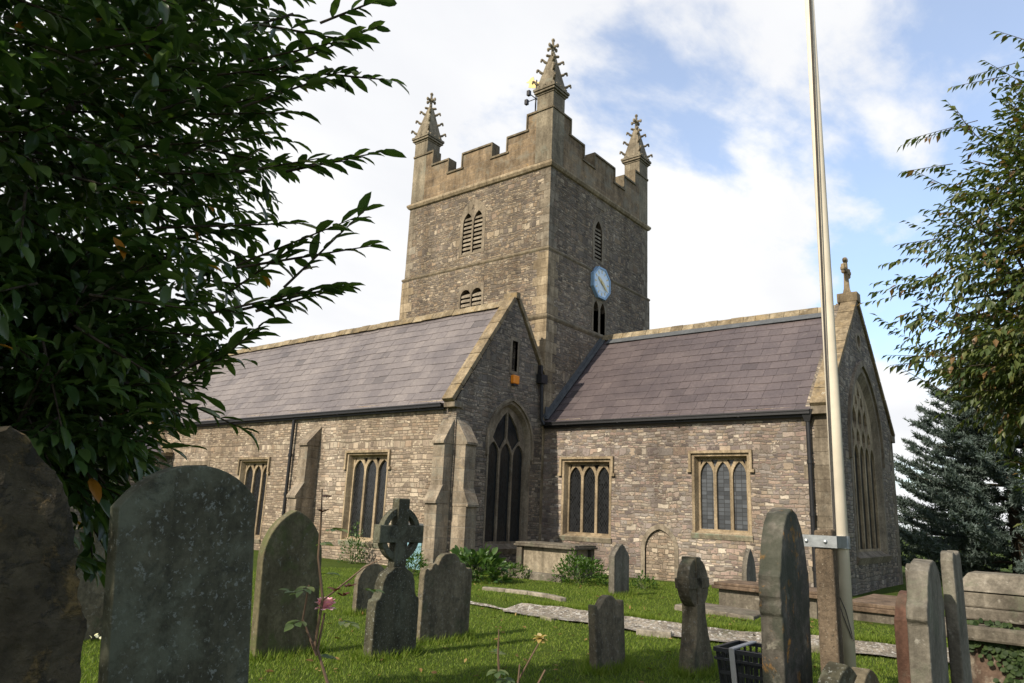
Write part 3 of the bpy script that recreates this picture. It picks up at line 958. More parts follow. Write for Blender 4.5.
# roofs
def slates(name, p0, along, up, nrm, length, slope, gauge, mat, parent=church, seed=1, sw=(0.32, 0.52), sag=0.035):
    rq = random.Random(seed)
    p0, along, up, nrm = Vector(p0), Vector(along).normalized(), Vector(up).normalized(), Vector(nrm).normalized()
    b = MB()
    b.obox(p0 + along * length / 2 + up * slope / 2 - nrm * 0.16, along * length / 2, up * slope / 2, nrm * 0.05)
    rows = int(math.ceil(slope / gauge))
    for j in range(rows):
        s0 = j * gauge
        s1 = min(slope, s0 + gauge * 1.25)
        a = -rq.uniform(0, sw[0])
        while a < length:
            wd = rq.uniform(*sw)
            a0, a1 = max(0, a), min(length, a + wd - 0.006)
            if a1 - a0 > 0.03:
                lo = rq.uniform(-0.014, 0.014)
                t0 = 0.014 + rq.uniform(0, 0.009)
                tw = rq.uniform(-0.003, 0.003)
                q = []
                for (aa, ss, hgt) in ((a0, s0 + lo, t0 + tw), (a1, s0 + lo, t0 - tw), (a1, s1, 0.004), (a0, s1, 0.004)):
                    q.append(p0 + along * aa + up * ss + nrm * (hgt - 0.014))
                for (aa, ss, hgt) in ((a0, s0 + lo, t0 + tw), (a1, s0 + lo, t0 - tw), (a1, s1, 0.004), (a0, s1, 0.004)):
                    q.append(p0 + along * aa + up * ss + nrm * hgt)
                b.hexa(q)
            a += wd
    if sag:
        b.v = [tuple(Vector(q) - nrm * sag * (math.sin(math.pi * min(1, max(0, (Vector(q) - p0).dot(up) / slope))) * (0.6 + 0.4 * math.sin((Vector(q) - p0).dot(along) * 0.9 + 1.0)) + 0.25 * math.sin((Vector(q) - p0).dot(along) * 2.1))) for q in b.v]
    return b.build(name, mat, parent)


def roof_pair(x0, x1, yS, yR, yN, ze, zr, mat, gauge, over=0.22, seed=5, sw=(0.32, 0.52)):
    rise, run = zr - ze, yR - yS
    up = Vector((0, run, rise)).normalized()
    n = Vector((0, -rise, run)).normalized()
    p0 = Vector((x0, yS, ze)) - up * over
    o = slates('roof', p0, (1, 0, 0), up, n, x1 - x0, math.hypot(rise, run) + over, gauge, mat, church, seed, sw)
    run2 = yN - yR
    up2 = Vector((0, -run2, rise)).normalized()
    n2 = Vector((0, rise, run2)).normalized()
    p1 = Vector((x1, yN, ze)) - up2 * over
    b2 = MB()
    L2 = math.hypot(rise, run2) + over
    b2.obox(p1 + Vector((-(x1 - x0) / 2, 0, 0)) + up2 * L2 / 2 - n2 * 0.02, Vector(((x1 - x0) / 2, 0, 0)), up2 * L2 / 2, n2 * 0.03)
    b2.build('roof', mat, church)
    return o


ch_roof = roof_pair(TX + 0.01, CE - 0.36, CY0, CMID, CY1, C_EAVE - 0.02, C_RIDGE, M['slate_chancel'], 0.36, 0.2, 5, (0.32, 0.56))
ai_roof = roof_pair(AXW, AX0 - 0.36, AY0, AYR, 2 * AYR - AY0, A_EAVE - 0.02, A_RIDGE, M['slate_aisle'], 0.31, 0.2, 6, (0.30, 0.55))


def ridge_row(x0, x1, y, z, mat, parent, lmin=0.38, lmax=0.55, hw=0.16, seed=1):
    rq = random.Random(seed)
    b = MB()
    x = x0
    while x < x1 - 0.05:
        l = min(rq.uniform(lmin, lmax), x1 - x)
        dz = rq.uniform(-0.008, 0.012)
        z0, z1_, zt = z - hw * 0.95 + dz, z + 0.05 + dz, z + 0.075 + dz
        pr = [(-hw, z0), (-0.05, z1_), (0.05, z1_), (hw, z0), (hw * 0.9, z0 + 0.1), (0.045, zt), (-0.045, zt), (-hw * 0.9, z0 + 0.1)]
        pr = [(-hw - .02, z0), (hw + .02, z0), (hw + 0.005, z0 + 0.05), (0.06, zt), (-0.06, zt), (-hw - 0.005, z0 + 0.05)]
        n = len(pr)
        b.add([(x, y + p[0], p[1]) for p in pr] + [(x + l - 0.012, y + p[0], p[1]) for p in pr],
              [tuple(range(n))[::-1], tuple(range(n, 2 * n))] + [(i, (i + 1) % n, (i + 1) % n + n, i + n) for i in range(n)])
        x += l
    return b.build('ridge', mat, parent, False, 0, None, True)


ridge_row(TX + 0.02, CE - 0.4, CMID, C_RIDGE + 0.03, M['ridge'], ch_roof, seed=8)
ridge_row(AXW, AX0 - 0.4, AYR, A_RIDGE + 0.03, M['ridge'], ai_roof, seed=9)


def coping(x0, x1, yA, zA, yB, zB, mat, n, up=0.20, name='coping', th=0.13):
    """sloping gable coping from eave (yA,zA) to apex (yB,zB), as n stones"""
    b = MB()
    d = Vector((0, yB - yA, zB - zA))
    dn = d.normalized()
    nn = Vector((0, -dn.z, dn.y))
    if nn.z < 0:
        nn = -nn
    rq = random.Random(n + int(yA * 10))
    cuts = [0] + [(i + rq.uniform(-0.12, 0.12)) / n for i in range(1, n)] + [1]
    for i in range(n):
        a = Vector((0, yA, zA)) + d * (cuts[i] + 0.002) + nn * (up - th / 2 + rq.uniform(-.008, .008))
        c = Vector((0, yA, zA)) + d * (cuts[i + 1] - 0.002) + nn * (up - th / 2)
        mid = (a + c) / 2 + Vector(((x0 + x1) / 2, 0, 0))
        b.obox(mid, Vector(((x1 - x0) / 2 + rq.uniform(0, .008), 0, 0)), dn * (c - a).length / 2, nn * th / 2)
    return b.build(name, mat, church, False, 0.012)


for sgn in (1, -1):
    ya = CY0 - 0.12 if sgn > 0 else CY1 + 0.12
    coping(CE - 0.38, CE + 0.06, ya, C_EAVE - 0.10, CMID, C_RIDGE + 0.02, M['coping'], 7)
coping(AX0 - 0.34, AX0 + 0.06, AY0 - 0.12, A_EAVE - 0.14, AYR, A_RIDGE + 0.03, M['coping'], 7)
coping(AX0 - 0.34, AX0 + 0.06, 18.42, A_RIDGE - (18.42 - AYR) * 1.40, AYR, A_RIDGE + 0.03, M['coping'], 4)
# kneelers
for q in ((CE - 0.38, CY0 - 0.18, C_EAVE - 0.22, CE + 0.06, CY0 + 0.25, C_EAVE - 0.02), (CE - 0.38, CY1 - 0.25, C_EAVE - 0.22, CE + 0.06, CY1 + 0.18, C_EAVE - 0.02),
          (AX0 - 0.34, AY0 - 0.16, A_EAVE - 0.24, AX0 + 0.06, AY0 + 0.2, A_EAVE - 0.07)):
    MB().box(*q).build('kneeler', M['quoin_grey'], church, False, 0.01)
# apex stones
MB().box(CE - 0.47, CMID - 0.20, C_RIDGE + 0.12, CE + 0.09, CMID + 0.20, C_RIDGE + 0.40).build('apex_stone', M['coping'], church, False, 0.02)
b = MB().box(AX0 - 0.44, AYR - 0.10, A_RIDGE + 0.10, AX0 + 0.08, AYR + 0.10, A_RIDGE + 0.30)
b.tube([(AX0 - 0.28, AYR, A_RIDGE + 0.28), (AX0 - 0.38, AYR, A_RIDGE + 0.40)], [0.06, 0.045], 6)
b.build('apex_stone', M['coping'], church, False, 0.012)
# gable cross
b = MB()
cx, cz = CE - 0.22, C_RIDGE + 0.40
b.tube([(cx, CMID, cz), (cx, CMID, cz + 0.18), (cx, CMID, cz + 0.5), (cx, CMID, cz + 1.05)], [0.13, 0.085, 0.07, 0.06], 8)
b.box(cx - 0.055, CMID - 0.30, cz + 0.66, cx + 0.055, CMID + 0.30, cz + 0.78)
for y_, z_ in ((-0.30, 0.72), (0.30, 0.72), (0, 1.06)):
    b.blob((cx, CMID + y_, cz + z_), 0.08, 0.10, 0.10)
    b.blob((cx, CMID + y_ + (0.0 if y_ else 0.09), cz + z_ + (0.10 if y_ else 0)), 0.06, 0.06, 0.06)
    b.blob((cx, CMID + y_ - (0.0 if y_ else 0.09), cz + z_ - (0.10 if y_ else 0)), 0.06, 0.06, 0.06)
b.build('gable_cross', M['coping'], church)

# gutters and downpipes
def gutter(x0, x1, y, z):
    b = MB()
    b.box(x0, y - 0.10, z - 0.10, x1, y + 0.03, z)
    b.box(x0, y - 0.12, z - 0.03, x1, y - 0.101, z + 0.005)
    b.box(x0, y + 0.031, z - 0.16, x1, y + 0.10, z - 0.03)
    x = x0 + 0.9
    while x < x1:
        b.box(x, y - 0.125, z - 0.115, x + 0.05, y + 0.06, z - 0.098)
        x += 1.8
    return b.build('gutter', M['iron'], church)


gutter(TX + 0.05, CE - 0.40, CY0 - 0.13, C_EAVE - 0.11)
gutter(-30.0, AX0 - 0.40, AY0 - 0.13, A_EAVE - 0.12)


def downpipe(x, y, z0, z1, hop=True):
    b = MB()
    b.tube([(x, y, z1), (x, y, z0)], 0.055, 10)
    if hop:
        b.add([(x - 0.15, y - 0.11, z1 + 0.22), (x + 0.15, y - 0.11, z1 + 0.22), (x + 0.15, y + 0.10, z1 + 0.22), (x - 0.15, y + 0.10, z1 + 0.22),
               (x - 0.06, y - 0.06, z1 - 0.08), (x + 0.06, y - 0.06, z1 - 0.08), (x + 0.06, y + 0.06, z1 - 0.08), (x - 0.06, y + 0.06, z1 - 0.08)],
              [(3, 2, 1, 0), (4, 5, 6, 7), (0, 1, 5, 4), (1, 2, 6, 5), (2, 3, 7, 6), (3, 0, 4, 7)])
    z = z0 + 0.6
    while z < z1 - 0.2:
        b.tube([(x, y, z), (x, y, z + 0.09)], 0.072, 10)
        z += 1.25
    return b.build('downpipe', M['iron'], church)


downpipe(-5.36, CY0 - 0.10, 0.1, C_EAVE - 0.32)
downpipe(-20.68, AY0 - 0.12, 0.1, A_EAVE - 0.30, False)
# hopper and pipe in the angle between aisle gable and tower
b = MB()
b.tube([(AX0 + 0.10, 18.12, 5.8), (AX0 + 0.10, 18.18, 4.6), (AX0 + 0.16, 18.24, 4.44)], 0.055, 8)
b.box(AX0 + 0.01, 17.96, 5.72, AX0 + 0.22, 18.28, 6.0)
b.box(AX0 + 0.03, 18.02, 5.98, AX0 + 0.14, 18.12, 6.3)
b.build('hopper', M['iron'], church)

# ---- aisle (south chapel) walls
A_W = [(-17.80, 0.72, -16.05, 3.22), (-23.70, 0.50, -22.05, 3.07)]
w = MB()
w.plate(frS(AY0), [(AXW, 0), (AX0 - 0.5, 0), (AX0 - 0.5, A_EAVE), (AXW, A_EAVE)], [rect(*h) for h in A_W] + [rect(-27.7, 1.2, -26.0, 2.95)], 0.6)
w.build('aisle_wall', M['aisle_wall'], church)
for h in A_W:
    rect_window(frS(AY0), h[0], h[2], h[1], h[3], M['glass_dark'], M['dressing'], M['dressing'], 0.06)
o = MB().plate(lambda a, z, d: frS(AY0)(a, z, d - 0.012), rect(-27.85, 1.05, -25.85, 3.10), [rect(-27.7, 1.2, -26.0, 2.95)], 0.08).build('window', M['dressing_grey'], church)
MB().box(-27.7, AY0 + 0.25, 1.2, -26.0, AY0 + 0.27, 2.95).build('glass', M['glass_dark'], o)
# low doorway in the aisle wall: blue boarded door
d0 = MB()
for i in range(5):
    d0.box(-15.10 + i * 0.15, AY0 - 0.075, 0.1, -15.10 + i * 0.15 + 0.143, AY0 - 0.035, 1.24)
d0 = d0.build('door', M['door_blue'], church)
for xa, xb in ((-15.19, -15.105), (-14.345, -14.27)):
    MB().box(xa, AY0 - 0.06, 0.05, xb, AY0 + 0.02, 1.27).build('door_frame', M['dressing'], d0)
b = MB().box(-15.22, AY0 - 0.10, 1.275, -14.25, AY0 + 0.02, 1.33); b.build('door_head', M['lead'], d0)
b = MB().box(-15.06, AY0 - 0.082, 0.95, -14.5, AY0 - 0.076, 1.0); b.box(-14.95, AY0 - 0.10, 0.66, -14.90, AY0 - 0.076, 0.78)
b.build('hinge', M['iron'], d0)

MB().plate(frW(AXW), [(-18.4, 0), (-AY0, 0), (-AY0, A_EAVE), (-AYR, A_RIDGE), (-18.4, A_RIDGE - (18.4 - AYR) * 1.44)], [], 0.5).build('aisle_wall', M['aisle_wall'], church)

# aisle east gable
GC = 16.78
g_out, g_hole, g_in = arch(GC, 1.02, 0.70, 3.72, 4.98, 10), arch(GC, 0.95, 0.74, 3.72, 4.89, 10), arch(GC, 0.89, 0.84, 3.72, 4.80, 10)
w = MB()
w.plate(frE(AX0), [(AY0, 0), (18.485, 0), (18.485, A_RIDGE - (18.485 - AYR) * 1.44), (AYR, A_RIDGE + 0.10), (AY0, A_EAVE)], [g_hole, rect(16.70, 5.90, 16.96, 6.84)], 0.5)
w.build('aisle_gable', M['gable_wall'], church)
H = []
lw = (2 * 0.89 - 0.08 - 2 * 0.08) / 3
for i in range(3):
    c = GC - 0.89 + 0.04 + lw / 2 + i * (lw + 0.08)
    H.append(arch(c, lw / 2, 0.90, 3.30, 3.72, 6))
mid = lw / 2 + 0.04
H.append([(GC - mid, 3.50), (GC - 0.035, 3.86), (GC - 0.035, 4.64), (GC - 0.22, 4.50), (GC - 0.46, 4.22), (GC - 0.64, 3.84)])
H.append([(GC + mid, 3.50), (GC + 0.64, 3.84), (GC + 0.46, 4.22), (GC + 0.22, 4.50), (GC + 0.035, 4.64), (GC + 0.035, 3.86)])
hd_o, hd_i = arch(GC, 1.09, 3.30, 3.72, 5.07, 10), arch(GC, 1.02, 3.30, 3.72, 4.98, 10)
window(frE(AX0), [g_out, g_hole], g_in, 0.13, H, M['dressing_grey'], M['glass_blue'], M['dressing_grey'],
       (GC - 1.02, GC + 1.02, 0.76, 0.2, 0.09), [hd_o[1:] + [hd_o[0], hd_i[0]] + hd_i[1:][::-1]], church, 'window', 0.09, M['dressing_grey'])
o = MB().plate(lambda a, z, d: frE(AX0)(a, z, d - 0.01), rect(16.60, 5.80, 17.06, 6.96), [rect(16.70, 5.90, 16.96, 6.84)], 0.1).build('slit_window', M['dressing_grey'], church)
MB().box(AX0 - 0.25, 16.69, 5.89, AX0 - 0.24, 16.97, 6.85).build('glass', M['shade_black'], o)  # pane coloured black to stand in for the unlit inside


# buttresses: (upper depth, lower depth, z of weatherings)
def buttress(cx, cy, dx, dy, wid, up_d, lo_d, zt, zw, zl, mat, base_w=0.0):
    """dx,dy: outward direction; wid: width along the wall"""
    o_ = Vector((dx, dy, 0)); s_ = Vector((-dy, dx, 0))
    c = Vector((cx, cy, 0))
    b = MB()

    def pr(profile, hw):
        n = len(profile)
        P = [c + o_ * p[0] + s_ * hw + Vector((0, 0, p[1])) for p in profile] + [c + o_ * p[0] - s_ * hw + Vector((0, 0, p[1])) for p in profile]
        b.add(P, [tuple(range(n)), tuple(range(n, 2 * n))[::-1]] + [(i, i + n, (i + 1) % n + n, (i + 1) % n) for i in range(n)])
    h = wid / 2
    pr([(-0.05, zl + 0.2), (up_d, zl + 0.2), (up_d, zw), (-0.05, zw)], h)              # upper shaft
    pr([(-0.05, zw + 0.003), (up_d + 0.06, zw + 0.003), (up_d + 0.06, zw + 0.07), (0.0, zt), (-0.05, zt)], h + 0.012)   # top weathering
    pr([(-0.05, 0.0), (lo_d, 0.0), (lo_d, zl - 0.28), (-0.05, zl - 0.28)], h + 0.003)       # lower shaft
    pr([(-0.05, zl - 0.277), (lo_d + 0.06, zl - 0.277), (lo_d + 0.06, zl - 0.21), (up_d - 0.01, zl + 0.22), (-0.05, zl + 0.22)], h + 0.014)  # offset
    return b.build('buttress', mat, church, False, 0.008, None, True)


M['buttress'] = stone('buttress ashlar', (0.259, 0.221, 0.173), 0.2, [((0.20, 0.19, 0.15), 2.2, 0.50, 0.66, 0.55), ((0.36, 0.25, 0.13), 3.5, 0.62, 0.7, 0.4)], 0.0, 5.0, 0.45, (0.55, 0.30, 0.012, (0.19, 0.165, 0.13)))
buttress(-13.71, AY0, 0, -1, 0.43, 0.32, 0.48, 4.15, 3.45, 2.15, M['buttress'])
buttress(AX0, 14.66, 1, 0, 0.43, 0.36, 0.50, 4.15, 3.45, 2.10, M['buttress'])
buttress(-19.52, AY0, 0, -1, 0.43, 0.46, 0.68, 4.15, 3.50, 2.15, M['buttress'])

# ---- tower
i2, i3 = 0.09, 0.12
w = MB()
BH = [arch(-16.75, 0.22, 10.93, 12.15, 12.55, 6), arch(-17.27, 0.22, 10.93, 12.15, 12.55, 6)]
LH = [arch(-16.57, 0.24, 8.72, 9.25, 9.50, 5), arch(-17.11, 0.24, 8.72, 9.25, 9.50, 5)]
EB = [arch(21.62, 0.25, 10.95, 12.0, 12.50, 6)]
EL = [arch(21.44, 0.17, 8.16, 9.0, 9.35, 5), arch(21.90, 0.17, 8.16, 9.0, 9.35, 5)]


def stage(ins, z0, z1, sh, eh):
    x0, x1, y0, y1 = TX - TW + ins, TX - ins, TY + ins, TY + TD - ins
    w.plate(frS(y0), rect(x0, z0, x1, z1), sh, 0.35)
    w.plate(frE(x1), rect(y0 + 0.35, z0, y1 - 0.35, z1), eh, 0.35)
    w.plate(frN(y1), rect(-x1, z0, -x0, z1), [], 0.35)
    w.plate(frW(x0), rect(-y1 + 0.35, z0, -y0 - 0.35, z1), [], 0.35)


stage(0.0, 0.0, Z1, [], [])
stage(0.03, Z1, Z2, LH, EL)
stage(i2, Z2, Z3, BH, EB)
w.build('tower_wall', M['tower_wall'], church)


def string(z, out, hgt, ins, name='string_course', mat=None):
    b = MB()
    x0, x1, y0, y1 = TX - TW + ins, TX - ins, TY + ins, TY + TD - ins
    # moulded ring: sloped top, hollow under
    pr = [(0.0, -hgt), (out * 0.55, -hgt * 0.85), (out, -hgt * 0.35), (out, 0.0), (0.0, hgt * 0.55)]
    n = len(pr)
    V = []
    for p in pr:
        o_ = p[0] + 0.0
        V += [(x0 - o_, y0 - o_, z + p[1]), (x1 + o_, y0 - o_, z + p[1]), (x1 + o_, y1 + o_, z + p[1]), (x0 - o_, y1 + o_, z + p[1])]
    F = [(i * 4 + k, i * 4 + (k + 1) % 4, (i + 1) * 4 + (k + 1) % 4, (i + 1) * 4 + k) for i in range(n - 1) for k in range(4)]
    b.add(V, F)
    return b.build(name, mat or M['quoin'], church)


M['string'] = stone('string course stone', (0.18, 0.15, 0.105), 0.22, [((0.16, 0.15, 0.11), 3.0, 0.5, 0.64, 0.5)], 0, 6.0, 0.4)
string(Z1, 0.08, 0.13, 0.03, 'string_course', M['string'])
string(Z2, 0.09, 0.13, i2, 'string_course', M['string'])
string(Z3, 0.12, 0.18, i2, 'string_course', M['quoin'])
for (z0, z1, ins, sd_) in ((0.1, Z1 - 0.12, 0.0, 11), (Z1 + 0.08, Z2 - 0.13, 0.03, 12)):
    quoins('quoins', TX - ins, TY + ins, z0, z1, -1, 1, M['quoin'], 0.34, 0.62, 0.42, sd_)
    quoins('quoins', TX - TW + ins, TY + ins, z0, z1, 1, 1, M['quoin'], 0.34, 0.66, 0.40, sd_ + 4)
    quoins('quoins', TX - ins, TY + TD - ins, z0, z1, -1, -1, M['quoin_grey'], 0.34, 0.55, 0.36, sd_ + 8)
for (cx_, cy_, sx_, sy_, s_) in ((TX - i2, TY + i2, -1, 1, 21), (TX - TW + i2, TY + i2, 1, 1, 22), (TX - i2, TY + TD - i2, -1, -1, 23)):
    quoins('quoins', cx_, cy_, Z2 + 0.08, Z3 - 0.18, sx_, sy_, M['quoin_grey'], 0.30, 0.45, 0.28, s_)


def belfry(fr, holes, outer, nsl, z0, z1, a0, a1, name):
    o_ = MB().plate(lambda a, z, d: fr(a, z, d - 0.015), outer, holes, 0.2).build(name, M['dressing_grey'], church)
    b = MB()
    for i in range(nsl):
        z = z0 + (z1 - z0) * (i + 0.5) / nsl
        P = [fr(a0, z - 0.10, 0.03), fr(a1, z - 0.10, 0.03), fr(a1, z + 0.05, 0.22), fr(a0, z + 0.05, 0.22),
             fr(a0, z - 0.025, 0.03), fr(a1, z - 0.025, 0.03), fr(a1, z + 0.125, 0.22), fr(a0, z + 0.125, 0.22)]
        b.hexa(P)
    b.build('louvre', M['louvre'], o_, False, 0, None, True)
    MB().plate(lambda a, z, d: fr(a, z, d + 0.28), rect(a0 - 0.05, z0 - 0.1, a1 + 0.05, z1 + 0.5), [], 0.02).build('shade_backing', M['shade_black'], o_)  # black plate painted as the shade behind the louvres
    return o_


belfry(frS(TY + i2), BH + [[(-17.01, 12.50), (-16.92, 12.66), (-17.01, 12.86), (-17.10, 12.66)]], arch(-17.01, 0.62, 10.86, 12.30, 13.06, 6), 9, 10.95, 12.45, -17.52, -16.50, 'belfry_window')
belfry(frS(TY + 0.03), LH, rect(-17.44, 8.60, -16.24, 9.66), 4, 8.72, 9.4, -17.36, -16.32, 'belfry_window')
belfry(frE(TX - i2), EB, arch(21.62, 0.40, 10.85, 12.05, 12.78, 6), 9, 10.95, 12.3, 21.36, 21.88, 'belfry_window')
o_ = MB().plate(lambda a, z, d: frE(TX - 0.03)(a, z, d - 0.012), rect(21.17, 8.09, 22.17, 9.46), EL, 0.2).build('belfry_window', M['dressing_grey'], church)
MB().plate(lambda a, z, d: frE(TX - 0.03)(a, z, d + 0.28), rect(21.2, 8.1, 22.15, 9.45), [], 0.02).build('shade_backing', M['shade_black'], o_)  # flat black plate in place of interior shade
MB().box(TX - i2 - 0.05, 21.42, 13.02, TX - i2 + 0.02, 21.98, 13.30).build('tablet', M['dressing_grey'], church)


# battlements
def battlement(center, fr, sgn=1):
    prof = [(2.98, 14.49 + 1.20), (2.44, None), (1.50, None), (0.72, None)]
    half = [(0.0, 15.08), (0.72, 15.08), (0.72, 14.48), (1.50, 14.48), (1.50, 15.08), (2.40, 15.08), (2.40, 15.70), (3.45, 15.70)]
    top = [(center + a, z) for a, z in half[1:]]
    left = [(center - a, z) for a, z in half[1:]][::-1]
    outer = [(center - 3.44, Z3), (center + 3.44, Z3)] + [(min(a, center + 3.44), z) for a, z in top][::-1] + [(max(a, center - 3.44), z) for a, z in left][::-1]
    return outer, left + top


cp = MB()
pw = MB()
CX, CYT = TX - TW / 2, TY + TD / 2
for c, fr in ((CX, frS(TY + i3 - 0.03)), (CYT, frE(TX - i3 + 0.03)), (-CX, frN(TY + TD - i3 + 0.03)), (-CYT, frW(TX - TW + i3 - 0.03))):
    outer, line = battlement(c, fr)
    pw.plate(fr, outer, [], 0.34)
    for (a0, z0), (a1, z1) in zip(line[:-1], line[1:]):
        if abs(z0 - z1) < 1e-6:
            P = [(a0 - 0.05, z0), (a1 + 0.05, z0), (a1 + 0.05, z0 + 0.07), (a0 - 0.05, z0 + 0.07)]
        else:
            s = 1 if z1 > z0 else -1          # vertical edge: thin moulding on the open side
            lo, hi = min(z0, z1), max(z0, z1)
            P = [(a0 - 0.055, lo + 0.071), (a0 - 0.001, lo + 0.071), (a0 - 0.001, hi - 0.002), (a0 - 0.055, hi - 0.002)] if s > 0 else \
                [(a0 + 0.001, lo + 0.071), (a0 + 0.055, lo + 0.071), (a0 + 0.055, hi - 0.002), (a0 + 0.001, hi - 0.002)]
        cp.plate(lambda a, z, d: fr(a, z, d - 0.05), P, [], 0.44)
pw.build('parapet', M['parapet'], church)
cp.build('parapet_coping', M['string'], church)
MB().box(TX - TW + 0.4, TY + 0.4, Z3 - 0.1, TX - 0.4, TY + TD - 0.4, Z3 + 0.05).build('tower_roof', M['lead'], church)


def pinnacle(px_, py_):
    b = MB()
    s = 0.36
    zc = 16.35
    b.box(px_ - s, py_ - s, Z3 + 0.10, px_ + s, py_ + s, zc)
    for zz, e in ((zc, 0.03), (zc + 0.07, 0.09), (zc + 0.16, 0.12)):
        b.box(px_ - s - e, py_ - s - e, zz + 0.001, px_ + s + e, py_ + s + e, zz + (0.07 if e < 0.1 else 0.10))
    for i in range(-1, 2):          # little battlements round the cap
        for dx, dy in ((0, -1), (1, 0), (0, 1), (-1, 0)):
            ax, ay = px_ + dx * (s + 0.05) + dy * i * 0.26, py_ + dy * (s + 0.05) + dx * i * 0.26
            b.box(ax - 0.06, ay - 0.06, zc + 0.262, ax + 0.06, ay + 0.06, zc + 0.33)
    o_ = b.build('pinnacle', M['pinnacle'], church, False, 0.01)
    b = MB()
    zb, zt, r0, r1 = zc + 0.265, zc + 1.72, 0.40, 0.085
    b.add([(px_ - r0, py_ - r0, zb), (px_ + r0, py_ - r0, zb), (px_ + r0, py_ + r0, zb), (px_ - r0, py_ + r0, zb),
           (px_ - r1, py_ - r1, zt), (px_ + r1, py_ - r1, zt), (px_ + r1, py_ + r1, zt), (px_ - r1, py_ + r1, zt)],
          [(3, 2, 1, 0), (4, 5, 6, 7), (0, 1, 5, 4), (1, 2, 6, 5), (2, 3, 7, 6), (3, 0, 4, 7)])
    b.build('spire', M['pinnacle'], o_)
    for sx_, sy_ in ((-1, -1), (1, -1), (1, 1), (-1, 1)):
        for k, tt in enumerate((0.14, 0.47, 0.78)):
            rr = r0 + (r1 - r0) * tt
            z = zb + (zt - zb) * tt
            base = Vector((px_ + sx_ * rr, py_ + sy_ * rr, z))
            b = MB()
            d = Vector((sx_, sy_, 0)).normalized()
            b.tube([base - d * 0.03, base + d * 0.07 + Vector((0, 0, 0.04)), base + d * 0.14 + Vector((0, 0, 0.12))], [0.055, 0.05, 0.035], 6)
            b.blob(base + d * 0.17 + Vector((0, 0, 0.11)), 0.06, 0.06, 0.05, 6, 4)
            b.blob(base + d * 0.20 + Vector((0, 0, 0.05)), 0.04, 0.04, 0.05, 6, 4)
            b.build('crocket', M['pinnacle'], o_)
    b = MB()
    for sx_, sy_ in ((-1, -1), (1, -1), (1, 1), (-1, 1)):
        d = Vector((sx_, sy_, 0)).normalized()
        b.blob(Vector((px_, py_, zt)) + d * 0.20, 0.06, 0.06, 0.05, 6, 4)
        b.tube([Vector((px_, py_, zt - 0.03)), Vector((px_, py_, zt)) + d * 0.20], [0.06, 0.05], 6)
    b.tube([(px_, py_, zt - 0.05), (px_, py_, zt + 0.30), (px_, py_, zt + 0.66)], [0.075, 0.055, 0.045], 7)
    for dx, dy in ((1, 0), (-1, 0), (0, 1), (0, -1)):
        b.tube([(px_, py_, zt + 0.36), (px_ + dx * 0.20, py_ + dy * 0.20, zt + 0.38)], [0.06, 0.045], 6)
        b.blob((px_ + dx * 0.21, py_ + dy * 0.21, zt + 0.36), 0.06, 0.06, 0.085, 6, 4)
    b.blob((px_, py_, zt + 0.38), 0.09, 0.09, 0.07, 6, 4)
    b.blob((px_, py_, zt + 0.66), 0.075, 0.075, 0.08, 6, 4)
    b.build('finial', M['pinnacle'], o_)


PI_ = 0.44
for sx_, sy_ in ((-1, -1), (1, -1), (1, 1), (-1, 1)):
    pinnacle(CX + sx_ * (TW / 2 - PI_), CYT + sy_ * (TD / 2 - PI_))

# lead flashing where the chancel roof meets the tower
b = MB()
rise, run = C_RIDGE - C_EAVE, CMID - CY0
up = Vector((0, run, rise)).normalized(); nn = Vector((0, -rise, run)).normalized()
c0 = Vector((TX + 0.09, CY0, C_EAVE))
b.obox(c0 + up * 2.40 + nn * 0.045, Vector((0.07, 0, 0)), up * 2.42, nn * 0.012)
b.obox(Vector((TX + 0.015, CY0, C_EAVE)) + up * 2.40 + nn * 0.09, Vector((0.012, 0, 0)), up * 2.40, nn * 0.09)
b.obox(Vector(((TX + CE) / 2, CMID, C_RIDGE)) - up * 0.33 + nn * 0.045, Vector(((CE - TX) / 2 - 0.3, 0, 0)), up * 0.13, nn * 0.008)
b.box(TX + 0.03, CY0 - 0.04, C_EAVE + 0.10, TX + 0.05, CY0 + 0.22, C_EAVE + 0.42)
b.build('flashing', M['lead'], church)

# ---- south porch, mostly behind the laurel: eastern roof slope and wall
b = MB()
b.plate(frE(-28.9), rect(9.6, 0, AY0, 3.45), [], 0.5)
b.plate(frW(-33.9), rect(-AY0, 0, -9.6, 3.45), [], 0.5)
b.plate(frS(9.6), [(-33.9, 0), (-28.9, 0), (-28.9, 3.45), (-31.4, 5.25), (-33.9, 3.45)], [arch(-31.4, 0.8, 0.02, 1.6, 2.6, 6)], 0.5)
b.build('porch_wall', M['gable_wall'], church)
upv = Vector((-2.5, 0, 1.8)).normalized(); nv = Vector((1.8, 0, 2.5)).normalized()
slates('porch_roof', (-28.75, 9.4, 3.37), (0, 1, 0), upv, nv, AY0 - 9.45, 3.2, 0.33, M['slate_porch'], church, 31)
b = MB()
b.obox(Vector((-31.4, 11.9, 5.2)) + Vector((-1.3, 0, -0.93)), Vector((1.42, 0, 1.02)), Vector((0, 2.45, 0)), Vector((-.03, 0, .04)))
b.build('porch_roof', M['slate_porch'], church)
b = MB()
b.obox(Vector((-30.05, AY0 - 0.22, 4.42)), upv * 1.75, Vector((0, 0.14, 0)), nv * 0.06)
b.box(-28.83, 9.5, 3.30, -28.66, AY0 - 0.05, 3.42)
b.build('porch_coping', M['coping'], church)

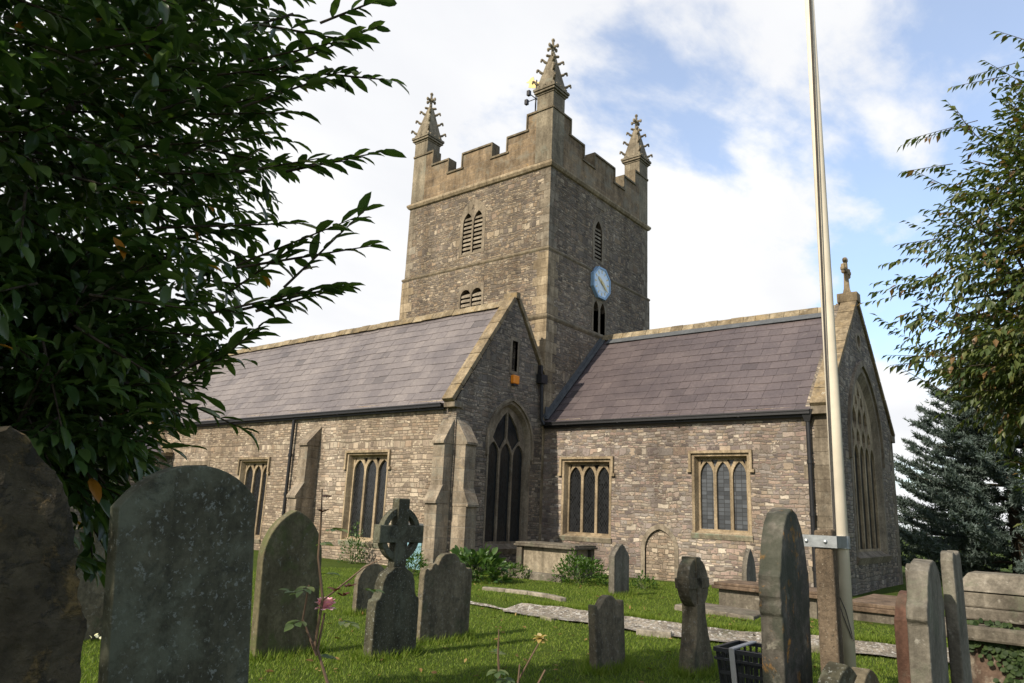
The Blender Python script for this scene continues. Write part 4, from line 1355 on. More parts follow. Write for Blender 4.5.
# clock, alarm box, weathervane: things of their own
ck = empty('tower_clock', (TX, 21.65, 10.04), 'octagonal pale blue clock with gilt hands on the east tower face', 'clock')
frc = lambda a, z, d: (TX + 0.03 - d, 21.65 + a, 10.04 + z)
oc = lambda rr: [(rr * math.cos(math.pi / 8 + math.pi / 4 * i), rr * math.sin(math.pi / 8 + math.pi / 4 * i)) for i in range(8)]
MB().plate(lambda a, z, d: frc(a, z, d - 0.07), oc(0.64), [oc(0.555)], 0.16).build('clock_rim', M['clock_rim'], ck)
dl = MB().plate(lambda a, z, d: frc(a, z, d - 0.05), oc(0.56), [], 0.12).build('clock_face', M['clock_blue'], ck)
MB().plate(lambda a, z, d: frc(a, z, d - 0.056), circ(0, 0, 0.33, 24), [], 0.005).build('dial_centre', M['clock_dial'], dl)
b = MB()
for i in range(12):
    t = math.pi / 6 * i
    ca, sa = math.cos(t), math.sin(t)
    q = [(0.37, -0.022), (0.48, -0.028), (0.48, 0.028), (0.37, 0.022)]
    b.plate(lambda a, z, d: frc(a, z, d - 0.058), [(x * ca - y * sa, x * sa + y * ca) for x, y in q], [], 0.006)
b.build('hour_marks', M['gold_pale'], dl)


def hand(ang, ln, wd, dep, tail):
    ca, sa = math.sin(ang), math.cos(ang)
    q = [(-tail, -wd * .5), (0, -wd), (ln * 0.75, -wd * 0.8), (ln, 0), (ln * 0.75, wd * 0.8), (0, wd), (-tail, wd * .5)]
    pts = [(x * ca + y * sa, x * sa - y * ca) for x, y in q]
    MB().plate(lambda a, z, d: frc(a, z, d - dep), pts[::-1], [], 0.012, True).build('clock_hand', M['gold_pale'], ck, False, 0, None, True)


hand(R(130), 0.43, 0.055, 0.10, 0.14)
hand(R(305), 0.34, 0.07, 0.082, 0.08)

ab = empty('alarm_box', (AX0, 16.81, 5.63), 'small orange alarm box below the slit window on the gable', 'alarm box')
MB().box(AX0 + 0.003, 16.67, 5.50, AX0 + 0.14, 16.95, 5.76).build('box_body', M['orange'], ab, False, 0.025)
MB().box(AX0 + 0.02, 16.71, 5.44, AX0 + 0.12, 16.91, 5.499).build('box_base', M['blackplastic'], ab, False, 0.01)
wv = empty('weathervane', (CX, CYT, Z3), 'gilt weathervane on a thin iron rod behind the tower pinnacle', 'weathervane')
MB().tube([(CX, CYT, Z3), (CX, CYT, 19.95)], [0.05, 0.03], 8).build('rod', M['iron'], wv)
b = MB()
vp = [(-0.55, 19.60), (-0.2, 19.52), (0.25, 19.54), (0.52, 19.70), (0.66, 20.02), (0.42, 19.90), (0.10, 19.86), (-0.18, 20.00), (-0.24, 20.22), (-0.40, 20.16), (-0.55, 19.98), (-0.72, 19.92), (-0.5, 19.84)]
b.plate(lambda a, z, d: (CX + a * 0.6, CYT + a * 0.25 + d, 19.8 + (z - 19.8) * 0.8), vp, [], 0.03)
b.build('vane', M['gilt'], wv)
b = MB()
for dx, dy in ((1, 0), (-1, 0), (0, 1), (0, -1)):
    b.tube([(CX, CYT, 19.05), (CX + dx * 0.42, CYT + dy * 0.42, 19.05)], 0.02, 6)
    b.box(CX + dx * 0.5 - 0.07, CYT + dy * 0.5 - 0.07, 18.94, CX + dx * 0.5 + 0.07, CYT + dy * 0.5 + 0.07, 19.16)
b.build('compass_arms', M['iron'], wv)

# ------------------------------------------------------------------ graves
def hs(name, label, x, y, W, T, H, outline, mat, rz=0.0, lean=(0.0, 0.0), group='headstones in the churchyard', bevel=0.012, rough=0.0, cat='headstone', seed=1):
    """upright slab facing east; outline in (across, up)"""
    b = MB()
    b.plate(lambda a, z, d: (T / 2 - d, a, z), outline, [], T)
    me_o = b.build(name, mat, None, False, bevel)
    me_o.location = (x, y, ground_z(x, y) - 0.06)
    me_o.rotation_euler = (lean[0], lean[1], rz)
    if rough:
        s = me_o.modifiers.new('cut', 'REMESH'); s.mode = 'VOXEL'; s.voxel_size = 0.02
        tex = bpy.data.textures.new('rough', 'CLOUDS'); tex.noise_scale = 0.14; tex.noise_depth = 4
        dm = me_o.modifiers.new('rough', 'DISPLACE'); dm.texture = tex; dm.strength = rough; dm.mid_level = 0.5
    return tag(me_o, label, cat, group)


def ol_gothic(W, H, zs, n=9):
    return arch(0, W / 2, 0, zs, H, n)


def ol_seg(W, H, zs, step=0.02, n=12):
    """shouldered segmental top"""
    hw = W / 2
    h = H - zs - 0.02
    L = [(-hw, 0), (hw, 0), (hw, zs), (hw - step, zs + 0.02)]
    rr = ((hw - step) ** 2 + h * h) / (2 * h)
    a = math.asin(min(1, (hw - step) / rr))
    for i in range(1, n):
        t = a - 2 * a * i / n
        L.append((rr * math.sin(t), H - rr + rr * math.cos(t)))
    return L + [(-hw + step, zs + 0.02), (-hw, zs)]


def mirror(right):
    """right: outline points from bottom right up to the centre line"""
    return [(-right[0][0], right[0][1])] + right + [(-a, z) for a, z in right[::-1][(1 if abs(right[-1][0]) < 1e-6 else 0):-1]]


rough_right = [(0.31, 0), (0.33, 0.6), (0.30, 1.2), (0.315, 1.40), (0.27, 1.50), (0.235, 1.64), (0.19, 1.76), (0.13, 1.88), (0.05, 1.965), (0.0, 1.98)]
hs('headstone', 'blackened rough headstone with ochre lichen and sloping shoulders, nearest the camera', -2.58, 0.76, 0.62, 0.16, 1.98, mirror(rough_right), M['hs_rough'], R(-6), (0, 0), bevel=0, rough=0.035)
hs('headstone', 'broad dark green slate headstone with shouldered arched top and white lichen specks', -3.14, 1.84, 0.62, 0.075, 1.95, ol_seg(0.635, 1.95, 1.79, 0.018), M['hs_slate'], R(3), (R(5.5), 0), bevel=0.006)
hs('headstone', 'mossy headstone with gothic pointed top behind the big slate one', -7.66, 5.50, 0.83, 0.12, 1.72, ol_gothic(0.83, 1.72, 1.15), M['hs_green'], R(0), (R(3), R(1)))
hs('headstone', 'small round topped headstone half hidden behind the ring cross', -9.75, 8.60, 0.66, 0.10, 0.86, ol_seg(0.66, 0.86, 0.62, 0.015), M['hs_grey'], R(0), (0, 0))
sc_r = [(0.49, 0), (0.49, 0.93), (0.47, 0.99), (0.43, 1.01), (0.40, 0.985), (0.36, 1.00), (0.33, 1.06), (0.28, 1.075), (0.235, 1.05), (0.215, 1.09), (0.18, 1.15), (0.11, 1.195), (0.0, 1.21)]
hs('headstone', 'wide dark headstone with scrolled shoulders and round crest beside the ring cross', -7.23, 7.73, 0.98, 0.10, 1.2, mirror(sc_r), M['hs_grey'], R(0), (R(-1), 0))
og_r = [(0.33, 0), (0.335, 0.72), (0.33, 0.80), (0.29, 0.795), (0.275, 0.745), (0.22, 0.76), (0.15, 0.82), (0.08, 0.865), (0.0, 0.88)]
hs('headstone', 'low square eared headstone with an ogee crest standing alone on the front lawn', -4.70, 7.90, 0.66, 0.10, 0.86, mirror(og_r), M['hs_grey'], R(0), (R(1.5), R(-2)))
p_r = [(0.31, 0), (0.31, 0.86), (0.26, 0.93), (0.19, 0.98), (0.11, 1.06), (0.0, 1.11)]
hs('headstone', 'grey headstone with shouldered pointed top before the blocked doorway', -8.05, 13.92, 0.62, 0.14, 1.1, mirror(p_r), M['hs_pale'], R(0), (0, 0))
hs('headstone', 'slim lancet headstone rising behind the brown table tomb by the wall', -6.05, 16.0, 0.56, 0.11, 1.12, arch(0, 0.28, 0, 0.55, 1.12, 9), M['hs_pale'], R(0), (0, 0))
tall_r = [(0.40, 0), (0.40, 1.20), (0.425, 1.22), (0.43, 1.27), (0.415, 1.30), (0.43, 1.33), (0.43, 1.46), (0.395, 1.50), (0.37, 1.58), (0.32, 1.70), (0.25, 1.80), (0.15, 1.88), (0.0, 1.92)]
hs('headstone', 'tall pointed headstone with moulded shoulders and orange lichen beside the pebbly post', -1.81, 5.47, 0.64, 0.15, 1.9, mirror([(a * 0.79, z) for a, z in tall_r]), M['hs_orange'], R(1), (0, R(0)))
hs('headstone', 'weathered stone with stepped edge and round top, front one of the overlapping pair', -1.04, 6.02, 0.86, 0.125, 1.6, mirror([(0.42, 0), (0.42, 1.22), (0.45, 1.25), (0.44, 1.33), (0.38, 1.37), (0.34, 1.46), (0.26, 1.55), (0.14, 1.60), (0.0, 1.62)]), M['hs_pale'], R(2), (0, R(1)))
hs('headstone', 'taller headstone with raised round shoulders, rear one of the overlapping pair', -0.94, 6.74, 0.42, 0.085, 1.68, mirror([(0.20, 0), (0.21, 1.50), (0.21, 1.60), (0.18, 1.655), (0.13, 1.67), (0.07, 1.65), (0.0, 1.645)]), M['hs_pale'], R(0), (0, R(0)))
hs('headstone', 'red brown sandstone headstone with rounded edge beside the overlapping pair', -1.22, 6.6, 0.62, 0.13, 1.36, ol_seg(0.62, 1.35, 1.16, 0.03), M['hs_red'], R(0), (0, 0), bevel=0.03)
hs('headstone', 'small pale headstone seen edge on in front of the cedar', -3.15, 17.4, 0.45, 0.16, 1.0, ol_seg(0.45, 1.0, 0.85, 0.03), M['hs_pale'], R(0), (0, 0), bevel=0.03)
hs('headstone', 'dark low headstone standing behind the green slate one under the laurel', -9.9, 4.05, 0.8, 0.11, 1.42, mirror([(0.42, 0), (0.42, 1.22), (0.2, 1.38), (0, 1.42)]), M['hs_grey'], R(0), (0, 0))
hs('headstone', 'small speckled round stone at the foot of the flagpole', -1.48, 5.37, 0.44, 0.13, 0.94, ol_gothic(0.44, 0.94, 0.66), M['hs_slate'], R(-10), (0, R(2)), bevel=0.03)
hs('headstone', 'small plain dark stone next to the speckled one by the flagpole', -1.33, 5.57, 0.42, 0.12, 0.92, ol_gothic(0.40, 0.90, 0.66), M['hs_grey'], R(-6), (0, R(-2)), bevel=0.03)

# stone cross with a ring on a shouldered slab
c1 = empty('cross_headstone', (-6.82, 6.40, 0), 'dark ringed stone cross rising from a shouldered slab near the pink rose', 'gravestone', 'stone crosses')
T = 0.15
sl_r = [(0.36, -0.05), (0.36, 0.56), (0.35, 0.66), (0.30, 0.68), (0.275, 0.74), (0.26, 0.86), (0.21, 0.96), (0.13, 1.00), (0.10, 1.03)]
MB().plate(lambda a, z, d: (-6.82 + T / 2 - d, 6.40 + a, z), mirror(sl_r), [], T).build('slab', M['hs_slate'], c1, False, 0.012)
b = MB()
b.plate(lambda a, z, d: (-6.82 + 0.06 - d, 6.40 + a, z), [(-0.105, 0.98), (0.105, 0.98), (0.10, 1.32), (0.37, 1.31), (0.37, 1.53), (0.10, 1.52), (0.095, 1.85), (-0.095, 1.85), (-0.10, 1.52), (-0.37, 1.53), (-0.37, 1.31), (-0.10, 1.32)], [], 0.12)
b.build('cross', M['hs_slate'], c1, False, 0.012)
MB().plate(lambda a, z, d: (-6.82 + 0.045 - d, 6.40 + a, z), circ(0, 1.42, 0.325, 28), [circ(0, 1.42, 0.245, 28)], 0.09).build('ring', M['hs_slate'], c1, False, 0.01)
# wheel-headed cross seen nearly edge on
c2 = empty('cross_headstone', (-3.92, 8.62, 0), 'leaning wheel headed cross seen edge on, on a flared base', 'gravestone', 'stone crosses')
c2.rotation_euler = (0, 0, 0)
b = MB()
fl = [(0.33, -0.05), (0.26, 0.16), (0.17, 0.42), (0.125, 0.62), (0.12, 0.78)]
b.plate(lambda a, z, d: (-3.92 + 0.10 - d - 0.02 * z, 8.62 + a - 0.05 * z, z), mirror(fl), [], 0.20)
b.build('base', M['hs_grey'], c2, False, 0.012)
b = MB()
b.plate(lambda a, z, d: (-3.92 + 0.08 - d - 0.02 * z, 8.62 + a - 0.05 * z, z), circ(0, 1.01, 0.29, 24), [], 0.15)
for a0, z0, a1, z1 in ((-0.285, 0.95, 0.285, 1.07), (-0.07, 0.70, 0.07, 1.31)):
    b.plate(lambda a, z, d: (-3.92 + 0.095 - d - 0.02 * z, 8.62 + a - 0.05 * z, z), rect(a0, z0, a1, z1), [], 0.19)
b.build('wheel_head', M['hs_grey'], c2, False, 0.02)

# table and chest tombs
def chest(label, x0, x1, y0, y1, zt, lid, out, mbody, mlid, pil=True, zg=None, name='chest_tomb'):
    g = ground_z((x0 + x1) / 2, (y0 + y1) / 2) if zg is None else zg
    t = empty(name, ((x0 + x1) / 2, (y0 + y1) / 2, g), label, 'tomb', 'chest tombs')
    b = MB().box(x0, y0, g - 0.05, x1, y1, zt - lid)
    b.build('chest', mbody, t, False, 0.01)
    if pil:
        for xx in (x0, x1):
            for yy in (y0, y1):
                MB().box(xx - 0.09, yy - 0.09, g - 0.04, xx + 0.09, yy + 0.09, zt - lid - 0.003).build('corner_post', M['tomb'], t, False, 0.01)
    b = MB()
    b.box(x0 - out, y0 - out, zt - lid + 0.002, x1 + out, y1 + out, zt - lid * 0.45)
    b.box(x0 - out + 0.03, y0 - out + 0.03, zt - lid * 0.45 + 0.002, x1 + out - 0.03, y1 + out - 0.03, zt)
    b.build('lid', mlid, t, False, 0.012)
    return t


chest('pale rendered chest tomb with a dark ledge lid in the angle of the walls', -12.42, -10.72, 16.2, 17.0, 0.97, 0.11, 0.15, M['tomb_render'], M['tomb'])
chest('low brown lidded table tomb in front of the lancet headstone', -5.92, -4.1, 14.05, 14.85, 0.60, 0.12, 0.10, M['tomb'], M['tomb_brown'], False)
chest('flat brown ledger tomb behind the flagpole at the chancel corner', -3.75, -2.55, 14.6, 16.8, 0.44, 0.15, 0.06, M['tomb'], M['tomb_brown'], False)
t = empty('chest_tomb', (-0.3, 10.3, 0), 'large stepped stone tomb trailing ivy at the churchyard edge', 'tomb', 'chest tombs')
MB().box(-1.45, 9.85, -0.1, 1.1, 10.85, 0.60).build('chest', M['tomb_red'], t, False, 0.015)
b = MB().box(-1.58, 9.70, 0.602, 1.25, 11.0, 0.76)
b.build('lid', M['tomb'], t, False, 0.03)
b = MB().box(-1.42, 9.92, 0.80, 1.10, 10.8, 0.93); b.box(-1.36, 9.96, 0.932, 1.05, 10.74, 1.10)
b.hexa([(-1.40, 9.93, 1.102), (1.08, 9.93, 1.102), (1.08, 10.78, 1.102), (-1.40, 10.78, 1.102), (-1.25, 10.12, 1.30), (0.95, 10.12, 1.30), (0.95, 10.6, 1.30), (-1.25, 10.6, 1.30)])
b.box(-1.30, 10.0, 0.755, 1.0, 10.7, 0.80)
b.build('coped_slab', M['tomb'], t, False, 0.02)
BIGTOMB = t

# flat stones in the grass
led = MB()
led.hexa([(-6.32, 12.9, 0.05), (-4.75, 12.75, 0.05), (-4.85, 13.7, 0.05), (-6.35, 13.85, 0.05), (-6.30, 12.92, 0.22), (-4.77, 12.77, 0.20), (-4.87, 13.68, 0.20), (-6.33, 13.83, 0.22)])
o = led.build('ledger_stone', M['tomb'], None, False, 0.02)
tag(o, 'flat grey ledger stone sunk in the grass before the table tomb', 'grave slab')
b = MB()
pts = [(-10.25, 12.10), (-9.75, 12.26), (-9.2, 12.32), (-8.65, 12.25), (-8.15, 12.02)]
for (xa, ya), (xb, yb) in zip(pts[:-1], pts[1:]):
    b.bar((xa + 0.02, ya, 0.15), (xb, yb, 0.15), 0.14, 0.10)
tag(b.build('grave_edging', M['kerb'], None, False, 0.015), 'thin curved line of pale edging stones in the upper lawn', 'edging')
b = MB().box(-12.3, 15.05, 0.05, -11.3, 15.25, 0.34); b.box(-11.28, 15.05, 0.05, -10.3, 15.26, 0.31)
tag(b.build('grave_kerb', M['tomb'], None, False, 0.03), 'low lichened kerb stones in front of the pale chest tomb', 'grave kerb')

# ------------------------------------------------------------------ flagpole, post and crate
fp = empty('flagpole', (-2.20, 8.52, 0), 'tall cream painted flagpole clamped to a short pebbly post', 'flagpole')
MB().tube([(-2.20, 8.52, -0.1), (-2.20, 8.52, 3.0), (-2.20, 8.52, 6.0), (-2.20, 8.52, 9.6)], [0.076, 0.072, 0.064, 0.05], 20).build('pole', M['white_paint'], fp, True)
b = MB().blob((-2.20, 8.52, 9.66), 0.09, 0.09, 0.09, 12, 8)
b.build('finial', M['gilt'], fp, True)
b = MB()
for s in (0, 1):
    P = []
    for i in range(26):
        t_ = i / 25
        z = 1.25 + 8.1 * t_
        sag = 0.05 * math.sin(math.pi * t_)
        a = R(-125 + s * 10) + t_ * R(60)
        rr = 0.086 - 0.024 * t_ + sag * 0.35 * (1 + s)
        P.append((-2.20 + rr * math.cos(a), 8.52 + rr * math.sin(a), z))
    b.tube(P, 0.0075, 5)
b.tube([(-2.28, 8.47, 1.3), (-2.25, 8.43, 1.05), (-2.20, 8.42, 0.85), (-2.13, 8.46, 0.62)], 0.005, 5)
b.tube([(-2.28, 8.47, 1.3), (-2.24, 8.43, 1.07), (-2.17, 8.42, 0.9), (-2.12, 8.47, 0.60)], 0.005, 5)
b.build('halyard', M['cord'], fp)
b = MB()
b.box(-2.52, 8.078, 1.53, -2.128, 8.090, 1.65)
b.box(-2.140, 8.091, 1.53, -2.128, 8.50, 1.65)
b.tube([(-2.20, 8.52, 1.52), (-2.20, 8.52, 1.65)], 0.090, 20)
for q in (-2.43, -2.24):
    b.blob((q, 8.074, 1.59), 0.022, 0.018, 0.022, 6, 4)
b.build('clamp', M['galv'], fp)
po = MB()
po.hexa([(-2.365, 8.10, -0.1), (-2.175, 8.10, -0.1), (-2.175, 8.29, -0.1), (-2.365, 8.29, -0.1), (-2.36, 8.10, 1.70), (-2.18, 8.10, 1.715), (-2.18, 8.285, 1.72), (-2.36, 8.285, 1.705)])
tag(po.build('pebbly_post', M['granite_post'], None, False, 0.02), 'short square pebble faced post supporting the flagpole', 'post')
cr = empty('plastic_crate', (-2.72, 7.3, 0), 'black slatted plastic crate with a white strap on the lawn', 'crate')
b = MB()
x0, x1, y0, y1, H_ = -2.95, -2.45, 7.1, 7.55, 0.55
tap = 0.05
for k in range(11):
    t_ = k / 10
    for (ya, yb) in ((y0, y0 - tap), (y1, y1 + tap)):
        xb = x0 + (x1 - x0) * t_
        xt = x0 - tap + (x1 - x0 + 2 * tap) * t_
        b.bar((xb, ya, 0.02), (xt, yb, H_), 0.022, 0.012, (0, 1, 0))
    for (xa, xb) in ((x0, x0 - tap), (x1, x1 + tap)):
        yb_ = y0 + (y1 - y0) * t_
        yt = y0 - tap + (y1 - y0 + 2 * tap) * t_
        b.bar((xa, yb_, 0.02), (xb, yt, H_), 0.022, 0.012, (1, 0, 0))
b.box(x0, y0, 0.0, x1, y1, 0.03)
for zz, e in ((0.18, 0.018), (0.36, 0.033)):
    for (p, q) in (((x0 - e, y0 - e), (x1 + e, y0 - e)), ((x1 + e, y0 - e), (x1 + e, y1 + e)), ((x1 + e, y1 + e), (x0 - e, y1 + e)), ((x0 - e, y1 + e), (x0 - e, y0 - e))):
        b.bar((*p, zz), (*q, zz), 0.02, 0.03)
b.build('basket', M['blackplastic'], cr)
b = MB()
e = tap + 0.012
for (p, q) in (((x0 - e, y0 - e), (x1 + e, y0 - e)), ((x1 + e, y0 - e), (x1 + e, y1 + e)), ((x1 + e, y1 + e), (x0 - e, y1 + e)), ((x0 - e, y1 + e), (x0 - e, y0 - e))):
    b.bar((*p, H_ + 0.01), (*q, H_ + 0.01), 0.04, 0.035)
    b.bar((*p, H_ - 0.07), (*q, H_ - 0.07), 0.03, 0.02)
b.build('rim', M['blackplastic'], cr)
b = MB()
b.bar((x0 + 0.13, y0 - 0.02, 0.0), (x0 + 0.11, y0 - tap - 0.04, H_ + 0.035), 0.012, 0.05, (1, 0, 0))
b.bar((x0 + 0.11, y0 - tap - 0.04, H_ + 0.035), (x0 + 0.11, y1 + tap, H_ + 0.04), 0.05, 0.012)
b.build('strap', M['whiteplastic'], cr)

# ------------------------------------------------------------------ foliage
LT_V = np.array([(0, 0, 0), (-.40, .22, .05), (0, .22, -.015), (.40, .22, .05), (-.5, .52, .04), (0, .52, -.045), (.5, .52, .04), (-.32, .82, -.04), (0, .82, -.10), (.32, .82, -.04), (0, 1, -.17)], np.float32)
LF_V = np.array([(0, 0, 0), (-.5, .45, .05), (.5, .45, .05), (0, 1, -.18)], np.float32)
LF_F = np.array([(0, 3, 1), (0, 2, 3)], np.int32)
LT_F = np.array([(0, 2, 1), (0, 3, 2), (1, 2, 5), (1, 5, 4), (2, 3, 6), (2, 6, 5), (4, 5, 8), (4, 8, 7), (5, 6, 9), (5, 9, 8), (7, 8, 10), (8, 9, 10)], np.int32)


def leaves(pos, dirs, ups, length, width, name, mat, parent=None, smooth=True, simple=False):
    TV, TF = (LF_V, LF_F) if simple else (LT_V, LT_F)
    pos, dirs, ups = (np.asarray(q, np.float32) for q in (pos, dirs, ups))
    n = len(pos)
    d = dirs / np.linalg.norm(dirs, axis=1, keepdims=True)
    s = np.cross(d, ups); s /= np.maximum(np.linalg.norm(s, axis=1, keepdims=True), 1e-6)
    t = np.cross(s, d)
    L = np.broadcast_to(np.asarray(length, np.float32), (n,))[:, None, None]
    Wd = np.broadcast_to(np.asarray(width, np.float32), (n,))[:, None, None]
    V = pos[:, None, :] + TV[None, :, 0:1] * Wd * s[:, None, :] + TV[None, :, 1:2] * L * d[:, None, :] + TV[None, :, 2:3] * L * t[:, None, :]
    F = (TF[None] + (np.arange(n, dtype=np.int32) * len(TV))[:, None, None]).reshape(-1, 3)
    return np_mesh(name, V.reshape(-1, 3), F, mat, parent, smooth)


def unit(v):
    return v / np.maximum(np.linalg.norm(v, axis=-1, keepdims=True), 1e-9)


def limb(b, p0, p1, r0, r1, rg, wob=0.12, n=7, seg=7):
    p0, p1 = Vector(p0), Vector(p1)
    P, Rr = [], []
    L = (p1 - p0).length
    for i in range(n + 1):
        t = i / n
        w = math.sin(math.pi * t) * L * wob
        P.append(p0.lerp(p1, t) + Vector((rg.uniform(-1, 1), rg.uniform(-1, 1), rg.uniform(-.5, 1))) * w * 0.5)
        Rr.append(r0 + (r1 - r0) * t)
    b.tube(P, Rr, seg)
    return P


def crown_points(rg, ells, n, lo=0.55, lump=0.22, nl=26):
    """points in the outer part of a union of ellipsoids with a lumpy outline; returns position and outward direction"""
    out_p, out_d = [], []
    for (c, rad, wgt) in ells:
        c, rad = np.array(c), np.array(rad)
        lumps = unit(rg.normal(size=(nl, 3)))
        la = rg.uniform(-lump, lump * 1.1, nl)
        m_ = int(n * wgt)
        d = unit(rg.normal(size=(m_, 3)))
        k = np.exp(-((1 - d @ lumps.T) / 0.09))
        f_ = 1 + (k * la).sum(1)
        rr = rg.uniform(lo ** 2.2, 1, m_) ** (1 / 2.2)
        out_p.append(c + d * rad * (f_ * rr)[:, None])
        out_d.append(unit(d / rad))
    return np.concatenate(out_p), np.concatenate(out_d)


def twig_leaves(rg, tips, dirs, per, twl, leaf_l, leaf_w, droop, spread, wood, wr=0.006, wstep=1):
    """each tip gets a twig of length twl running out along dirs, with alternating leaves"""
    pos, ld, up, ln = [], [], [], []
    for i in range(len(tips)):
        d = dirs[i]
        L = twl * rg.uniform(0.7, 1.35)
        base = tips[i] - d * L * 0.5
        side = np.cross(d, [0, 0, 1.0]); side /= max(np.linalg.norm(side), 1e-6)
        upv_ = np.cross(side, d)
        end = base + d * L
        if i % wstep == 0:
            wood.tube([base - d * L * 0.1, base + d * L * 0.5, end], [wr * 1.4, wr, wr * 0.5], 4, False)
        for k in range(per):
            t = (k + 0.6) / per
            ph = k * 2.4 + rg.uniform(0, 0.8)
            off = side * math.cos(ph) + upv_ * math.sin(ph) * 0.7
            dd = d * (0.55 + 0.6 * t) + off * spread * (1.15 - 0.5 * t) + np.array([0, 0, -droop]) + rg.normal(size=3) * 0.12
            pos.append(base + d * L * t); ld.append(dd)
            u_ = np.array([0, 0, 1.0]) + off * 0.25 + rg.normal(size=3) * 0.25
            up.append(u_)
            ln.append(leaf_l * rg.uniform(0.6, 1.15))
    return np.array(pos), np.array(ld), np.array(up), np.array(ln)


# big glossy evergreen on the left
rg = np.random.default_rng(7)
rp = random.Random(7)
lau = empty('laurel_tree', (-5.1, 0.6, 0), 'large glossy dark evergreen tree overhanging the graves', 'tree', 'trees round the church')
wood = MB()
hub = Vector((-5.1, 0.55, 1.6))
limb(wood, (-5.15, 0.5, -0.1), hub, 0.20, 0.15, rp, 0.05, 5, 10)
LAU_E = [((-4.85, 0.95, 4.1), (1.75, 1.65, 3.0), 0.55), ((-4.7, -1.7, 5.0), (2.0, 1.9, 2.4), 0.30), ((-4.8, 1.40, 2.35), (1.0, 0.85, 0.95), 0.16)]  # second ellipsoid: unseen crown lobe to the south, added to shade the foreground
for i in range(16):
    e = LAU_E[0 if i % 3 else 1]
    a, zz = rp.uniform(0, 6.28), rp.uniform(-0.5, 0.85)
    rr = math.sqrt(1 - zz * zz) * 0.8
    limb(wood, hub + Vector((0, 0, rp.uniform(-.3, .5))), Vector(e[0]) + Vector((math.cos(a) * rr * e[1][0], math.sin(a) * rr * e[1][1], zz * e[1][2] * 0.85)), 0.075, 0.012, rp, 0.10, 7, 6)
tips, dirs = crown_points(rg, LAU_E, 4600, 0.30, 0.20)
dirs = unit(dirs * 0.9 + rg.normal(size=dirs.shape) * 0.45 + np.array([0.10, 0.05, 0.12]))
# longer shoots that break the outline towards the church
sh = np.array([(-2.95, 2.12, 4.25), (-2.98, 2.18, 4.1), (-3.2, 2.15, 3.65), (-3.1, 2.2, 3.15), (-3.2, 2.3, 2.95), (-3.55, 2.1, 2.62), (-3.7, 2.0, 2.45), (-2.85, 2.0, 4.75), (-3.35, 2.05, 3.35), (-3.4, 2.0, 2.85), (-4.1, 2.0, 2.2), (-4.4, 1.9, 1.8), (-4.55, 1.75, 1.45), (-4.3, 1.8, 2.0), (-3.3, 1.95, 3.75), (-3.15, 1.9, 4.2)])
shd = np.array([(0.75, 0.6, 0.25)] * len(sh)) + rg.normal(size=(len(sh), 3)) * 0.15
shd[10:14] += np.array([-0.2, -0.1, -0.8])
tw = wood
A = twig_leaves(rg, tips, dirs, 10, 0.38, 0.138, 0.04, 0.20, 0.75, tw, 0.006, 4)
extra_t = np.concatenate([sh + rg.normal(size=sh.shape) * 0.10 - unit(shd) * k * 0.22 for k in range(3)])
extra_d = unit(np.concatenate([shd + rg.normal(size=shd.shape) * 0.22 for k in range(3)]))
Bq = twig_leaves(rg, extra_t, extra_d, 13, 0.50, 0.140, 0.04, 0.10, 0.65, tw, 0.006, 1)
wood.build('trunk', M['bark'], lau, True)
pos, ld, up_, ln = (np.concatenate([a, b_]) for a, b_ in zip(A, Bq))
leaves(pos, ld, up_, ln, ln * 0.37, 'crown', M['laurel'], lau)

# thin hanging-leaved tree on the right
rg = np.random.default_rng(12)
rp = random.Random(12)
ch = empty('cherry_tree', (1.3, 12.6, 0.1), 'olive green broadleaf tree with drooping leaves leaning in at the side', 'tree', 'trees round the church')
wood = MB()
hub = Vector((1.2, 12.5, 2.4))
limb(wood, (1.35, 12.6, 0.0), hub, 0.19, 0.14, rp, 0.04, 5, 10)
limb(wood, hub, (0.8, 12.3, 8.6), 0.13, 0.02, rp, 0.05, 9, 8)
CH_E = [((1.0, 12.2, 5.3), (2.5, 2.3, 3.3), 0.70), ((0.5, 11.7, 3.9), (1.9, 1.7, 1.1), 0.18), ((1.0, 11.9, 2.4), (1.35, 1.4, 1.4), 0.12)]
for i in range(30):
    e = CH_E[i % 2]
    a, zz = rp.uniform(1.8, 5.2), rp.uniform(-0.6, 0.8)
    rr = math.sqrt(1 - zz * zz)
    limb(wood, Vector((1.1, 12.4, 2.2 + rp.uniform(0, 4.2))), Vector(e[0]) + Vector((math.cos(a) * rr * e[1][0], math.sin(a) * rr * e[1][1], zz * e[1][2])) * 0.98, 0.05, 0.008, rp, 0.10, 8, 5)
tips, dirs = crown_points(rg, CH_E, 6200, 0.40, 0.30, 40)
dirs = unit(dirs + rg.normal(size=dirs.shape) * 0.4 + np.array([-0.05, 0, -0.05]))
tw = wood
A = twig_leaves(rg, tips, dirs, 12, 0.55, 0.135, 0.04, 0.65, 0.75, tw, 0.005, 8)
sh = np.array([(-1.72, 10.6, 4.15), (-1.55, 10.9, 3.9), (-1.85, 10.8, 3.95), (-1.35, 10.7, 7.2), (-1.5, 11.0, 6.5), (-1.45, 11.0, 5.6), (-0.15, 11.4, 8.7), (-0.45, 11.3, 8.2), (-1.0, 11.2, 7.6), (-1.6, 11.4, 4.9), (-0.7, 11.0, 7.9)])
shd = np.array([(-0.8, -0.2, 0.15)] * len(sh)); shd[6:9] = (-0.4, -0.1, 0.8)
et = np.concatenate([sh - unit(shd) * k * 0.28 + rg.normal(size=sh.shape) * 0.10 for k in range(4)])
ed = unit(np.concatenate([shd + rg.normal(size=sh.shape) * 0.25 for k in range(4)]))
Bq = twig_leaves(rg, et, ed, 12, 0.6, 0.14, 0.04, 0.85, 0.5, tw, 0.005, 1)
wood.build('trunk', M['bark'], ch, True)
